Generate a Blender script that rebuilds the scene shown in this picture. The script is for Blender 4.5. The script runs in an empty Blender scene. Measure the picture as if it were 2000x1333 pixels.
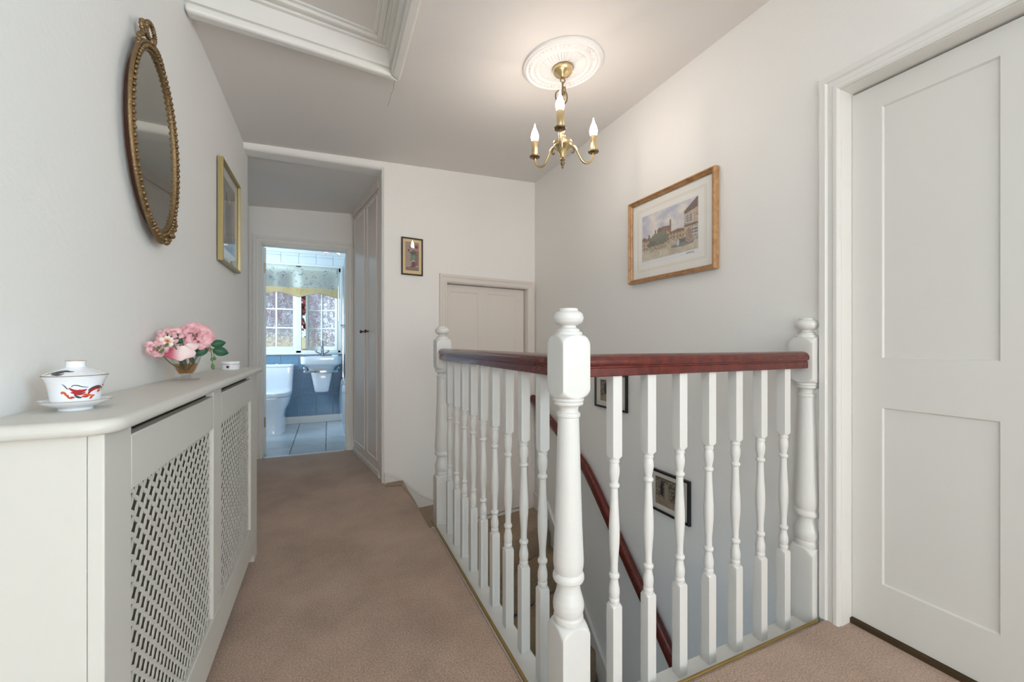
import bpy, bmesh, math, random
from mathutils import Vector, Matrix, noise
random.seed(7)
C = bpy.context.scene.collection
S = bpy.context.scene
PI = math.pi
R = math.radians

# ------------------------------------------------------------------ camera, world, lights, exposure
cam_d = bpy.data.cameras.new('camera'); cam = bpy.data.objects.new('camera', cam_d); C.objects.link(cam)
cam_d.sensor_width = 36.0; cam_d.lens = 36.0 * 800 / 2000
cam_d.shift_y = (670 - 666.5) / 2000
cam_d.clip_start = 0.02; cam_d.clip_end = 200
YAW = math.atan(358 / 800)
cam.location = (0, 0, 1.0); cam.rotation_euler = (PI / 2, 0, -YAW)
S.camera = cam
S.view_settings.view_transform = 'Standard'; S.view_settings.look = 'None'
S.view_settings.gamma = 1; S.view_settings.use_curve_mapping = False
S.view_settings.exposure = 0.0
S.cycles.use_denoising = True
S.cycles.max_bounces = 12; S.cycles.diffuse_bounces = 6; S.cycles.glossy_bounces = 5
S.cycles.transmission_bounces = 8; S.cycles.transparent_max_bounces = 16
S.cycles.sample_clamp_indirect = 6
S.cycles.caustics_reflective = False; S.cycles.caustics_refractive = False

W = bpy.data.worlds.new('world'); S.world = W; W.use_nodes = True
bgn = W.node_tree.nodes['Background']
bgn.inputs[0].default_value = (0.55, 0.78, 1.0, 1); bgn.inputs[1].default_value = 1.5

def light(name, kind, loc, energy, color, rot=(0, 0, 0), **kw):
    d = bpy.data.lights.new(name, kind); d.energy = energy; d.color = color
    for k, v in kw.items(): setattr(d, k, v)
    o = bpy.data.objects.new(name, d); C.objects.link(o); o.location = loc; o.rotation_euler = rot
    return o
# sun on the garden, coming over the roof from the right
light('sun', 'SUN', (0, 0, 10), 7.0, (1, .93, .82), (0, R(52), R(-6)), angle=R(1))
# daylight through the landing's end window, far behind the camera
light('window_daylight', 'AREA', (.60, -4.85, 1.35), 122, (1.0, .955, .92), (PI / 2, 0, 0), shape='RECTANGLE', size=2.0, size_y=1.9)
# fill light through an added side window, behind the camera on the right
light('side_fill', 'AREA', (1.95, -1.6, 1.5), 104, (.63, .85, 1.0), (0, PI / 2, 0), shape='RECTANGLE', size=1.2, size_y=1.4)
# fill light through a second added window, behind the camera on the left
light('left_fill', 'AREA', (-.78, -1.6, 1.5), 14, (.75, .88, 1.0), (0, -PI / 2, 0), shape='RECTANGLE', size=1.2, size_y=1.4)
# fill light for the bathroom, outside a side window added for it
light('bathroom_fill', 'AREA', (-1.42, 5.0, 1.45), 46, (.66, .85, 1.0), (0, -PI / 2, 0), shape='RECTANGLE', size=1.0, size_y=1.0)

# ------------------------------------------------------------------ materials
def lin(c):
    return tuple((x / 12.92 if x <= .04045 else ((x + .055) / 1.055) ** 2.4) for x in c)
def rgb(r, g, b): return lin((r / 255, g / 255, b / 255)) + (1,)
class NT:
    def __init__(s, m): s.t = m.node_tree; s.n = s.t.nodes; s.l = s.t.links
    def add(s, ty, **kw):
        n = s.n.new(ty)
        for k, v in kw.items():
            if k.startswith('i_'):
                key = k[2:]; key = int(key) if key.isdigit() else key
                n.inputs[key].default_value = v
            else: setattr(n, k, v)
        return n
    def link(s, a, b): s.l.new(a, b)
def newmat(name):
    m = bpy.data.materials.new(name); m.use_nodes = True
    return m, NT(m), m.node_tree.nodes['Principled BSDF']
def mat(name, col, rough=.5, metal=0, coat=0, bump=0, bscale=60, var=0, vscale=4, spec=None, detail=3, trans=0, ior=1.45):
    m, t, b = newmat(name)
    b.inputs['Base Color'].default_value = col; b.inputs['Roughness'].default_value = rough
    b.inputs['Metallic'].default_value = metal; b.inputs['Coat Weight'].default_value = coat
    b.inputs['Transmission Weight'].default_value = trans; b.inputs['IOR'].default_value = ior
    if spec is not None: b.inputs['Specular IOR Level'].default_value = spec
    tc = t.add('ShaderNodeTexCoord')
    if var:
        nz = t.add('ShaderNodeTexNoise', i_Scale=vscale, i_Detail=4.0); t.link(tc.outputs['Object'], nz.inputs['Vector'])
        mx = t.add('ShaderNodeMix', data_type='RGBA'); mx.inputs[6].default_value = tuple(max(0, c * (1 - var)) for c in col[:3]) + (1,)
        mx.inputs[7].default_value = tuple(min(1, c * (1 + var)) for c in col[:3]) + (1,)
        t.link(nz.outputs['Fac'], mx.inputs[0]); t.link(mx.outputs[2], b.inputs['Base Color'])
    if bump:
        nz = t.add('ShaderNodeTexNoise', i_Scale=bscale, i_Detail=float(detail)); t.link(tc.outputs['Object'], nz.inputs['Vector'])
        bp = t.add('ShaderNodeBump', i_Strength=bump, i_Distance=.01); t.link(nz.outputs['Fac'], bp.inputs['Height'])
        t.link(bp.outputs['Normal'], b.inputs['Normal'])
    return m

M = {}
M['wall'] = mat('wall_paint', rgb(237, 235, 231), .62, bump=.10, bscale=55, var=.012, vscale=2.2)
M['ceil'] = mat('ceiling_paint', rgb(230, 226, 222), .75, bump=.10, bscale=22, var=.02, vscale=1.5)
M['trim'] = mat('trim_gloss_paint', rgb(230, 228, 223), .38, bump=.04, bscale=30)
M['white'] = mat('balustrade_white_paint', rgb(222, 221, 217), .33, bump=.08, bscale=45, var=.015, vscale=9)
M['cabinet'] = mat('cabinet_eggshell_paint', rgb(207, 204, 196), .42, bump=.03, bscale=40, var=.01, vscale=6)
M['doorp'] = mat('door_paint', rgb(222, 220, 214), .42, bump=.04, bscale=26)
M['doorpink'] = mat('door_paint_warm', rgb(222, 214, 206), .45, bump=.04, bscale=26)
M['plaster'] = mat('plaster_white', rgb(240, 238, 236), .55)
M['mahog'] = None
M['brass'] = mat('polished_brass', rgb(230, 208, 160), .26, 1)
M['dbrass'] = mat('aged_brass', rgb(142, 120, 92), .36, 1)
M['chrome'] = mat('chrome', rgb(225, 228, 232), .1, 1)
M['tapchrome'] = mat('tap_chrome_dark_reflection', rgb(138, 142, 150), .12, 1)  # chrome with its dark reflection put into the base colour
M['wardp'] = mat('wardrobe_paint', rgb(228, 217, 208), .35, bump=.03, bscale=26)
M['gilt'] = mat('antique_gilt', rgb(134, 110, 78), .42, .75, bump=.3, bscale=160, var=.3, vscale=60)
M['darkwood'] = mat('dark_frame_wood', rgb(48, 34, 27), .4)
M['backwood'] = mat('mirror_back_wood', rgb(88, 56, 42), .5)
M['black'] = mat('black_frame_lacquer', rgb(20, 18, 19), .3)
M['porcelain'] = mat('porcelain', rgb(236, 238, 242), .1, coat=.6)
M['sanit'] = mat('sanitary_ceramic', rgb(226, 232, 240), .1, coat=.6)
M['goldline'] = mat('gold_line', rgb(190, 150, 80), .3, .8)
M['red'] = mat('print_red', rgb(170, 30, 42), .3)
M['orange'] = mat('print_orange', rgb(205, 92, 42), .3)
M['dgreen'] = mat('print_dark_green', rgb(52, 76, 74), .3)
M['ink'] = mat('print_grey_ink', rgb(62, 60, 68), .3)
M['plum'] = mat('print_plum', rgb(80, 34, 52), .3)
M['leaf'] = mat('leaf_green', rgb(40, 88, 62), .45, var=.25, vscale=60)
M['bud'] = mat('bud_green', rgb(84, 122, 66), .5)
M['stem'] = mat('stem_green', rgb(88, 112, 62), .5)
M['gap'] = mat('dark_gap', rgb(30, 24, 18), .9)
M['oakstrip'] = mat('threshold_brass', rgb(150, 124, 74), .45, .5)
M['gapshade'] = mat('door_gap_shade', rgb(66, 50, 28), .6)
M['alu'] = mat('threshold_aluminium', rgb(225, 228, 232), .3, .6)
M['cream_mat'] = mat('mount_board_cream', rgb(248, 245, 238), .8)
M['white_mat'] = mat('mount_board_white', rgb(222, 216, 206), .8)
M['gold_mat'] = mat('mount_board_buff', rgb(224, 200, 150), .7)
M['bluetile'] = mat('blue_mottled_tile', rgb(108, 140, 164), .22, var=.30, vscale=24)
M['paletile'] = mat('pale_tile', rgb(222, 228, 232), .22, var=.03, vscale=9)
M['grout'] = mat('grout', rgb(206, 212, 216), .8)
M['floortile'] = mat('marbled_floor_tile', rgb(204, 212, 218), .13, var=.16, vscale=7)
M['fgrout'] = mat('floor_grout', rgb(112, 120, 128), .8)
M['winframe'] = mat('window_frame_paint', rgb(226, 226, 222), .4)
M['knobwood'] = mat('knob_dark_metal', rgb(86, 52, 46), .3, .4)
M['bark'] = mat('bark', rgb(70, 56, 48), .9)
M['redleaf'] = mat('copper_foliage', rgb(122, 52, 52), .55, var=.5, vscale=5)
M['lawn'] = mat('lawn_green', rgb(120, 140, 80), .9, var=.2, vscale=2)
M['render'] = mat('garden_wall_render', rgb(228, 206, 168), .9, var=.08, vscale=3)
M['soap'] = mat('soap_green', rgb(120, 178, 186), .4)

def wood(name, c1, c2, rough=.3):
    m, t, b = newmat(name)
    tc = t.add('ShaderNodeTexCoord'); mp = t.add('ShaderNodeMapping'); mp.inputs['Scale'].default_value = (14, 14, 14)
    t.link(tc.outputs['Object'], mp.inputs[0])
    nz = t.add('ShaderNodeTexNoise', i_Scale=2.2, i_Detail=6.0, i_Distortion=.8); t.link(mp.outputs[0], nz.inputs['Vector'])
    cr = t.add('ShaderNodeValToRGB'); cr.color_ramp.elements[0].color = c1; cr.color_ramp.elements[1].color = c2
    cr.color_ramp.elements[0].position = .3; cr.color_ramp.elements[1].position = .72
    t.link(nz.outputs['Fac'], cr.inputs[0]); t.link(cr.outputs[0], b.inputs['Base Color'])
    b.inputs['Roughness'].default_value = rough; b.inputs['Coat Weight'].default_value = .25
    return m
M['mahog'] = wood('mahogany', rgb(80, 25, 19), rgb(108, 37, 28), .24)
M['goldwood'] = wood('gilded_frame', rgb(158, 112, 68), rgb(196, 152, 104), .35)

def carpet(name, c1, c2):
    m, t, b = newmat(name)
    tc = t.add('ShaderNodeTexCoord')
    n1 = t.add('ShaderNodeTexNoise', i_Scale=190.0, i_Detail=4.0, i_Roughness=.75); n2 = t.add('ShaderNodeTexNoise', i_Scale=2.6, i_Detail=5.0, i_Roughness=.6)
    for n in (n1, n2): t.link(tc.outputs['Object'], n.inputs['Vector'])
    ad = t.add('ShaderNodeMath', operation='MULTIPLY_ADD'); ad.inputs[1].default_value = .28
    t.link(n2.outputs['Fac'], ad.inputs[0])
    m2 = t.add('ShaderNodeMath', operation='MULTIPLY'); m2.inputs[1].default_value = .72; t.link(n1.outputs['Fac'], m2.inputs[0]); t.link(m2.outputs[0], ad.inputs[2])
    cr = t.add('ShaderNodeValToRGB'); cr.color_ramp.elements[0].color = c1; cr.color_ramp.elements[1].color = c2
    cr.color_ramp.elements[0].position = .39; cr.color_ramp.elements[1].position = .62
    t.link(ad.outputs[0], cr.inputs[0]); t.link(cr.outputs[0], b.inputs['Base Color'])
    b.inputs['Roughness'].default_value = .95; b.inputs['Specular IOR Level'].default_value = .1
    b.inputs['Sheen Weight'].default_value = .35; b.inputs['Sheen Roughness'].default_value = .5
    bp = t.add('ShaderNodeBump', i_Strength=.7, i_Distance=.004); t.link(n1.outputs['Fac'], bp.inputs['Height']); t.link(bp.outputs['Normal'], b.inputs['Normal'])
    return m
M['carpet'] = carpet('carpet_mauve_brown', rgb(138, 112, 95), rgb(206, 176, 154))
M['scarpet'] = carpet('carpet_stair_brown', rgb(124, 103, 79), rgb(184, 157, 125))

def thin_glass(name, tint=(1, 1, 1, 1), gl=.04, rough=.02, fres=True):
    m = bpy.data.materials.new(name); m.use_nodes = True; t = NT(m); t.n.clear()
    o = t.add('ShaderNodeOutputMaterial'); tr = t.add('ShaderNodeBsdfTransparent'); tr.inputs[0].default_value = tint
    g = t.add('ShaderNodeBsdfGlossy'); g.inputs['Roughness'].default_value = rough
    mx = t.add('ShaderNodeMixShader')
    if fres:
        lw = t.add('ShaderNodeLayerWeight'); pw_ = t.add('ShaderNodeMath', operation='POWER'); pw_.inputs[1].default_value = 4.5; t.link(lw.outputs['Facing'], pw_.inputs[0])
        ml = t.add('ShaderNodeMath', operation='MULTIPLY_ADD'); ml.inputs[1].default_value = .85; ml.inputs[2].default_value = gl; t.link(pw_.outputs[0], ml.inputs[0]); t.link(ml.outputs[0], mx.inputs[0])
    else: mx.inputs[0].default_value = gl
    t.link(tr.outputs[0], mx.inputs[1]); t.link(g.outputs[0], mx.inputs[2]); t.link(mx.outputs[0], o.inputs[0])
    return m
M['glass'] = thin_glass('clear_glass')
M['vglass'] = thin_glass('vase_glass', (.97, .98, .98, 1), .10)
M['screen'] = thin_glass('shower_glass', (.80, .93, .97, 1))
M['amber'] = thin_glass('amber_liquid', (.80, .50, .10, 1))

# obscured (hammered) window glass: clear film broken by bumpy refracting ripples
m = bpy.data.materials.new('obscured_glass'); m.use_nodes = True; t = NT(m); t.n.clear()
o = t.add('ShaderNodeOutputMaterial'); tc = t.add('ShaderNodeTexCoord')
vo = t.add('ShaderNodeTexVoronoi', i_Scale=42.0); vo.feature = 'SMOOTH_F1'
nz = t.add('ShaderNodeTexNoise', i_Scale=24.0, i_Detail=2.0, i_Distortion=1.2)
for n in (vo, nz): t.link(tc.outputs['Object'], n.inputs['Vector'])
bp = t.add('ShaderNodeBump', i_Strength=1.0, i_Distance=.012); t.link(nz.outputs['Fac'], bp.inputs['Height'])
rf = t.add('ShaderNodeBsdfRefraction'); rf.inputs['IOR'].default_value = 1.35; rf.inputs['Roughness'].default_value = .06; t.link(bp.outputs['Normal'], rf.inputs['Normal'])
gl = t.add('ShaderNodeBsdfGlossy'); gl.inputs['Roughness'].default_value = .1; t.link(bp.outputs['Normal'], gl.inputs['Normal'])
tr = t.add('ShaderNodeBsdfTranslucent'); tr.inputs[0].default_value = (.95, .88, .90, 1)
tp = t.add('ShaderNodeBsdfTransparent'); tp.inputs[0].default_value = (.95, .92, .95, 1)
m1 = t.add('ShaderNodeMixShader'); m1.inputs[0].default_value = .45; t.link(rf.outputs[0], m1.inputs[1]); t.link(tp.outputs[0], m1.inputs[2])
cr = t.add('ShaderNodeValToRGB'); cr.color_ramp.elements[0].position = .5; cr.color_ramp.elements[1].position = .68; t.link(nz.outputs['Fac'], cr.inputs[0])
mm = t.add('ShaderNodeMath', operation='MULTIPLY'); mm.inputs[1].default_value = .3; t.link(cr.outputs[0], mm.inputs[0])
m2 = t.add('ShaderNodeMixShader'); t.link(mm.outputs[0], m2.inputs[0]); t.link(m1.outputs[0], m2.inputs[1]); t.link(tr.outputs[0], m2.inputs[2])
m3 = t.add('ShaderNodeMixShader'); m3.inputs[0].default_value = .06; t.link(m2.outputs[0], m3.inputs[1]); t.link(gl.outputs[0], m3.inputs[2])
t.link(m3.outputs[0], o.inputs[0]); M['obscure'] = m

# translucent printed blind cloth
def cloth(name, c1, c2, k):
    m = bpy.data.materials.new(name); m.use_nodes = True; t = NT(m); t.n.clear()
    o = t.add('ShaderNodeOutputMaterial'); tc = t.add('ShaderNodeTexCoord')
    nz = t.add('ShaderNodeTexNoise', i_Scale=13.0, i_Detail=6.0, i_Roughness=.7, i_Distortion=2.0); t.link(tc.outputs['Object'], nz.inputs['Vector'])
    cr = t.add('ShaderNodeValToRGB'); cr.color_ramp.elements[0].color = c2; cr.color_ramp.elements[1].color = c1
    cr.color_ramp.elements[0].position = .36; cr.color_ramp.elements[1].position = .45; t.link(nz.outputs['Fac'], cr.inputs[0])
    d = t.add('ShaderNodeBsdfDiffuse'); tl = t.add('ShaderNodeBsdfTranslucent')
    t.link(cr.outputs[0], d.inputs[0]); t.link(cr.outputs[0], tl.inputs[0])
    mx = t.add('ShaderNodeMixShader'); mx.inputs[0].default_value = k; t.link(d.outputs[0], mx.inputs[1]); t.link(tl.outputs[0], mx.inputs[2]); t.link(mx.outputs[0], o.inputs[0])
    return m
M['blind'] = cloth('blind_cloth', rgb(250, 252, 248), rgb(160, 172, 176), .85)
M['blindband'] = cloth('blind_band', rgb(226, 204, 158), rgb(200, 180, 140), .55)

m, t, b = newmat('mirror_glass'); b.inputs['Metallic'].default_value = 1; b.inputs['Roughness'].default_value = .02
b.inputs['Base Color'].default_value = (.62, .64, .60, 1); M['mirror'] = m
m, t, b = newmat('lit_bulb'); b.inputs['Base Color'].default_value = (1, .9, .8, 1)
b.inputs['Emission Color'].default_value = (1, .885, .79, 1); b.inputs['Emission Strength'].default_value = 78; M['bulb'] = m
m, t, b = newmat('spot_face'); b.inputs['Emission Color'].default_value = (1, .52, .40, 1); b.inputs['Emission Strength'].default_value = 1.1; M['spot'] = m

def vcol(name, rough=.7):
    m, t, b = newmat(name); a = t.add('ShaderNodeAttribute'); a.attribute_name = 'Col'
    t.link(a.outputs['Color'], b.inputs['Base Color']); b.inputs['Roughness'].default_value = rough
    return m
M['print'] = vcol('printed_paper')
M['petal'] = vcol('petal', .6)

# ------------------------------------------------------------------ mesh helpers
class MB:
    def __init__(s): s.v = []; s.f = []; s.col = None
    def box(s, x0, y0, z0, x1, y1, z1):
        i = len(s.v)
        s.v += [(x0, y0, z0), (x1, y0, z0), (x1, y1, z0), (x0, y1, z0), (x0, y0, z1), (x1, y0, z1), (x1, y1, z1), (x0, y1, z1)]
        for q in ((0, 3, 2, 1), (4, 5, 6, 7), (0, 1, 5, 4), (1, 2, 6, 5), (2, 3, 7, 6), (3, 0, 4, 7)): s.f.append(tuple(i + k for k in q))
        return s
    def prism(s, poly, a, b, plane='XY'):
        """polygon extruded from a to b along the third axis"""
        i = len(s.v); n = len(poly)
        mk = {'XY': lambda p, h: (p[0], p[1], h), 'XZ': lambda p, h: (p[0], h, p[1]), 'YZ': lambda p, h: (h, p[0], p[1])}[plane]
        s.v += [mk(p, a) for p in poly] + [mk(p, b) for p in poly]
        s.f.append(tuple(i + k for k in range(n))[::-1]); s.f.append(tuple(i + n + k for k in range(n)))
        for k in range(n): s.f.append((i + k, i + (k + 1) % n, i + n + (k + 1) % n, i + n + k))
        return s
    def rings(s, rings, closed=True, cap0=True, cap1=True):
        i = len(s.v); n = len(rings[0])
        for r in rings: s.v += [tuple(p) for p in r]
        for a in range(len(rings) - 1):
            for k in range(n if closed else n - 1):
                k2 = (k + 1) % n
                s.f.append((i + a * n + k, i + a * n + k2, i + (a + 1) * n + k2, i + (a + 1) * n + k))
        if cap0: s.f.append(tuple(i + k for k in range(n))[::-1])
        if cap1: s.f.append(tuple(i + (len(rings) - 1) * n + k for k in range(n)))
        return s
    def lathe(s, prof, n=32, c=(0, 0, 0), cap0=True, cap1=True):
        rr = [[(c[0] + r * math.cos(2 * PI * k / n), c[1] + r * math.sin(2 * PI * k / n), c[2] + z) for k in range(n)] for r, z in prof]
        return s.rings(rr, True, cap0, cap1)
    def tube(s, path, r, n=10, cap=True, flat=1.0):
        P = [Vector(p) for p in path]; rs = r if isinstance(r, (list, tuple)) else [r] * len(P)
        rr = []; up = None
        for i, p in enumerate(P):
            d = (P[min(i + 1, len(P) - 1)] - P[max(i - 1, 0)]).normalized()
            if up is None:
                up = Vector((0, 0, 1)) if abs(d.z) < .9 else Vector((1, 0, 0))
            x = d.cross(up)
            if x.length < 1e-5: x = d.cross(Vector((0, 1, 0)))
            x.normalize(); y = x.cross(d).normalized(); up = y
            rr.append([p + (x * math.cos(2 * PI * k / n) * flat + y * math.sin(2 * PI * k / n)) * rs[i] for k in range(n)])
        return s.rings(rr, True, cap, cap)
    def sphere(s, c, rx, ry=None, rz=None, n=14, m=8):
        ry = rx if ry is None else ry; rz = rx if rz is None else rz
        rr = []
        for j in range(m + 1):
            a = -PI / 2 + PI * j / m; q = max(math.cos(a), .02)
            rr.append([(c[0] + rx * q * math.cos(2 * PI * k / n), c[1] + ry * q * math.sin(2 * PI * k / n), c[2] + rz * math.sin(a)) for k in range(n)])
        return s.rings(rr)
    def loft(s, secs, n=40, cap0=True, cap1=True):
        """sections (cx, cy, z, rx, ry, exponent): stacked superellipses"""
        rr = []
        for cx, cy, z, rx, ry, e in secs:
            ring = []
            for k in range(n):
                a = 2 * PI * k / n; ca, sa = math.cos(a), math.sin(a)
                ring.append((cx + rx * math.copysign(abs(ca) ** (2 / e), ca), cy + ry * math.copysign(abs(sa) ** (2 / e), sa), z))
            rr.append(ring)
        return s.rings(rr, True, cap0, cap1)
    def grid(s, nu, nv, fn):
        i = len(s.v)
        for b in range(nv + 1):
            for a in range(nu + 1): s.v.append(tuple(fn(a / nu, b / nv)))
        w = nu + 1
        for b in range(nv):
            for a in range(nu): s.f.append((i + b * w + a, i + b * w + a + 1, i + (b + 1) * w + a + 1, i + (b + 1) * w + a))
        return s
    def xf(s, M_): s.v = [tuple(M_ @ Vector(p)) for p in s.v]; return s
def obj(name, mb, m, parent=None, smooth=None, bevel=0, seg=2, kind=None, label=None, cat=None, group=None, flip=False):
    me = bpy.data.meshes.new(name); me.from_pydata([tuple(p) for p in mb.v], [], mb.f)
    bm = bmesh.new(); bm.from_mesh(me); bmesh.ops.recalc_face_normals(bm, faces=bm.faces); bm.to_mesh(me); bm.free()
    me.materials.append(m)
    if mb.col is not None:
        ca = me.color_attributes.new('Col', 'FLOAT_COLOR', 'POINT'); fl = []
        for c in mb.col: fl += [c[0], c[1], c[2], 1.0]
        ca.data.foreach_set('color', fl)
    if smooth is not None:
        me.shade_smooth(); me.set_sharp_from_angle(angle=R(smooth))
    o = bpy.data.objects.new(name, me); C.objects.link(o)
    if parent is not None: o.parent = parent
    if bevel:
        md = o.modifiers.new('bevel', 'BEVEL'); md.width = bevel; md.segments = seg; md.limit_method = 'ANGLE'; md.angle_limit = R(40)
        md.harden_normals = False
        if smooth is None: me.shade_smooth(); me.set_sharp_from_angle(angle=R(50))
    tag(o, label, cat, group, kind)
    return o
def tag(o, label=None, cat=None, group=None, kind=None):
    if label: o['label'] = label
    if cat: o['category'] = cat
    if group: o['group'] = group
    if kind: o['kind'] = kind
    return o
def thing(name, label, cat, loc=(0, 0, 0), rz=0, group=None, mtx=None, kind=None):
    o = bpy.data.objects.new(name, None); C.objects.link(o); o.empty_display_size = .05
    if mtx is not None: o.matrix_world = mtx
    else: o.location = loc; o.rotation_euler = (0, 0, rz)
    return tag(o, label, cat, group, kind)
def struct(name, mb, m, label, cat, parent=None, **kw):
    return obj(name, mb, m, parent, kind='structure', label=label, cat=cat, **kw)
def copy_tree(o, parent=None):
    c = o.copy(); C.objects.link(c)
    if parent is not None: c.parent = parent
    for ch in list(o.children): copy_tree(ch, c)
    return c
def frame_m(origin, x, y, z):
    mt = Matrix.Identity(4)
    for i, a in enumerate((x, y, z)):
        for k in range(3): mt[k][i] = a[k]
    for k in range(3): mt[k][3] = origin[k]
    return mt
def lerp(a, b, t): return a + (b - a) * t
def interp(tab, x):
    if x <= tab[0][0]: return tab[0][1]
    for (a, b), (c, d) in zip(tab, tab[1:]):
        if x <= c: return lerp(b, d, (x - a) / (c - a)) if c > a else d
    return tab[-1][1]
def spline(pts, n=8):
    """Catmull-Rom through 3-D points"""
    P = [Vector(p) for p in pts]; P = [P[0] * 2 - P[1]] + P + [P[-1] * 2 - P[-2]]; out = []
    for i in range(1, len(P) - 2):
        for k in range(n):
            t = k / n; a, b, c, d = P[i - 1:i + 3]
            out.append(.5 * ((2 * b) + (c - a) * t + (2 * a - 5 * b + 4 * c - d) * t * t + (3 * b - a - 3 * c + d) * t ** 3))
    out.append(P[-2]); return out

# ------------------------------------------------------------------ room shell
XL, XR = -.47, 1.65           # left wall and right (stair) wall
YR = -4.6                     # wall behind the camera
def zc(x): return 2.405 - .09 * (XR - x)
BW0, BW1 = Vector((.36, 3.03)), Vector((1.65, 3.20))          # foot line of the back wall, slightly out of square
bd = (BW1 - BW0).normalized()
BACK = frame_m((BW0.x, BW0.y, 0), (bd.x, bd.y, 0), (0, 0, 1), (bd.y, -bd.x, 0))
BL = (BW1 - BW0).length
WD0, WD1 = Vector((.212, 4.02)), Vector((.345, 3.18))         # wardrobe front line
wd_ = (WD1 - WD0).normalized()
WARD = frame_m((WD0.x, WD0.y, 0), (wd_.x, wd_.y, 0), (0, 0, 1), (wd_.y, -wd_.x, 0))
WL = (WD1 - WD0).length

fl = MB().prism([(XL, YR), (1.72, YR), (1.72, .895), (.525, .895), (.525, 2.2), (.500, 2.21), (.502, 2.56), (.490, 3.046), (.36, 3.03), (.345, 3.18),
                 (.212, 4.02), (.2, 4.10), (-.62, 4.10), (-.62, 3.06), (XL, 3.04)], -.18, 0)
struct('floor', fl, M['carpet'], 'mauve brown carpeted landing and passage floor', 'floor', bevel=.012, seg=3)

w = MB().box(XL - .12, -.9, -.2, XL, 3.0, 2.7).box(XL - .12, YR, -.2, XL, -2.3, 2.7).box(XL - .12, -2.3, -.2, XL, -.9, .9).box(XL - .12, -2.3, 2.1, XL, -.9, 2.7)
struct('wall_left', w, M['wall'], 'long white wall on the left with the oval mirror', 'wall')
# right wall with the panelled door opening (Y .06 .. .843)
DY0, DY1, DZ = .06, .845, 1.893
w = MB()
w.box(XR, DY1, -2.7, XR + .14, 3.34, 2.7); w.box(XR, YR, -2.7, XR + .14, -2.3, 2.7); w.box(XR, -.9, -2.7, XR + .14, DY0, 2.7); w.box(XR, -2.3, -2.7, XR + .14, -.9, .9); w.box(XR, -2.3, 2.1, XR + .14, -.9, 2.7); w.box(XR, DY0, DZ, XR + .14, DY1, 2.7); w.box(XR, DY0, -2.7, XR + .14, DY1, -.02)
struct('wall_right', w, M['wall'], 'white stairwell wall on the right with the large gold picture', 'wall')
# back wall (local: x along, y up, z towards the camera) with a door opening
BDX0, BDX1, BDZ0, BDZ1 = .475, 1.225, -.44, 1.468
w = MB()
w.box(0, -2.7, -.13, BDX0, 2.7, 0); w.box(BDX1, -2.7, -.13, BL + .12, 2.7, 0); w.box(BDX0, BDZ1, -.13, BDX1, 2.7, 0); w.box(BDX0, -2.7, -.13, BDX1, BDZ0, 0)
w.xf(BACK)
struct('wall_back', w, M['wall'], 'off-white end wall of the landing with the small tapestry-like picture', 'wall')
# wall behind the camera with a wide window
RWX0, RWX1, RWZ0, RWZ1 = -.40, 1.60, .40, 2.18
w = MB()
w.box(XL - .12, YR - .15, -.2, RWX0, YR, 2.7); w.box(RWX1, YR - .15, -.2, XR + .14, YR, 2.7); w.box(RWX0, YR - .15, -.2, RWX1, YR, RWZ0); w.box(RWX0, YR - .15, RWZ1, RWX1, YR, 2.7)
struct('wall_rear', w, M['wall'], 'white wall behind the camera with a wide window', 'wall')
rw = thing('window_2', 'white framed landing window behind the camera', 'window', ((RWX0 + RWX1) / 2, YR - .08, RWZ0), kind='structure')
w = MB(); hw = (RWX1 - RWX0) / 2; hh = RWZ1 - RWZ0
for x in (-hw, -hw / 3 - .03, hw / 3 - .03, hw - .06): w.box(x, -.03, 0, x + .06, .03, hh)
w.box(-hw, -.03, 0, hw, .03, .06); w.box(-hw, -.03, hh - .06, hw, .03, hh)
obj('window_frame', w, M['winframe'], rw, bevel=.004)
obj('pane', MB().box(-hw + .03, -.002, .03, hw - .03, .002, hh - .03), M['glass'], rw)

rw = thing('added_window_4', 'white framed side window added for fill light behind the camera', 'window', (XR + .07, -1.6, .9), kind='structure')  # unseen window added around the right fill lamp
obj('window_frame', MB().box(-.03, -.7, 0, .03, -.64, 1.2).box(-.03, .64, 0, .03, .7, 1.2).box(-.03, -.64, 0, .03, .64, .06).box(-.03, -.64, 1.14, .03, .64, 1.2).box(-.02, -.03, .06, .02, .03, 1.14), M['winframe'], rw, bevel=.004)
obj('pane', MB().grid(1, 1, lambda a, b: (0, lerp(-.64, .64, a), lerp(.06, 1.14, b))), M['glass'], rw)

rw2 = thing('added_window_5', 'white framed left side window added for fill light behind the camera', 'window', (XL - .06, -1.6, .9), kind='structure')  # invented opening that frames the left fill lamp
obj('window_frame', MB().box(-.03, -.7, 0, .03, -.64, 1.2).box(-.03, .64, 0, .03, .7, 1.2).box(-.03, -.64, 0, .03, .64, .06).box(-.03, -.64, 1.14, .03, .64, 1.2).box(-.02, -.03, .06, .02, .03, 1.14), M['winframe'], rw2, bevel=.004)
obj('pane', MB().grid(1, 1, lambda a, b: (0, lerp(-.64, .64, a), lerp(.06, 1.14, b))), M['glass'], rw2)

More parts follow.
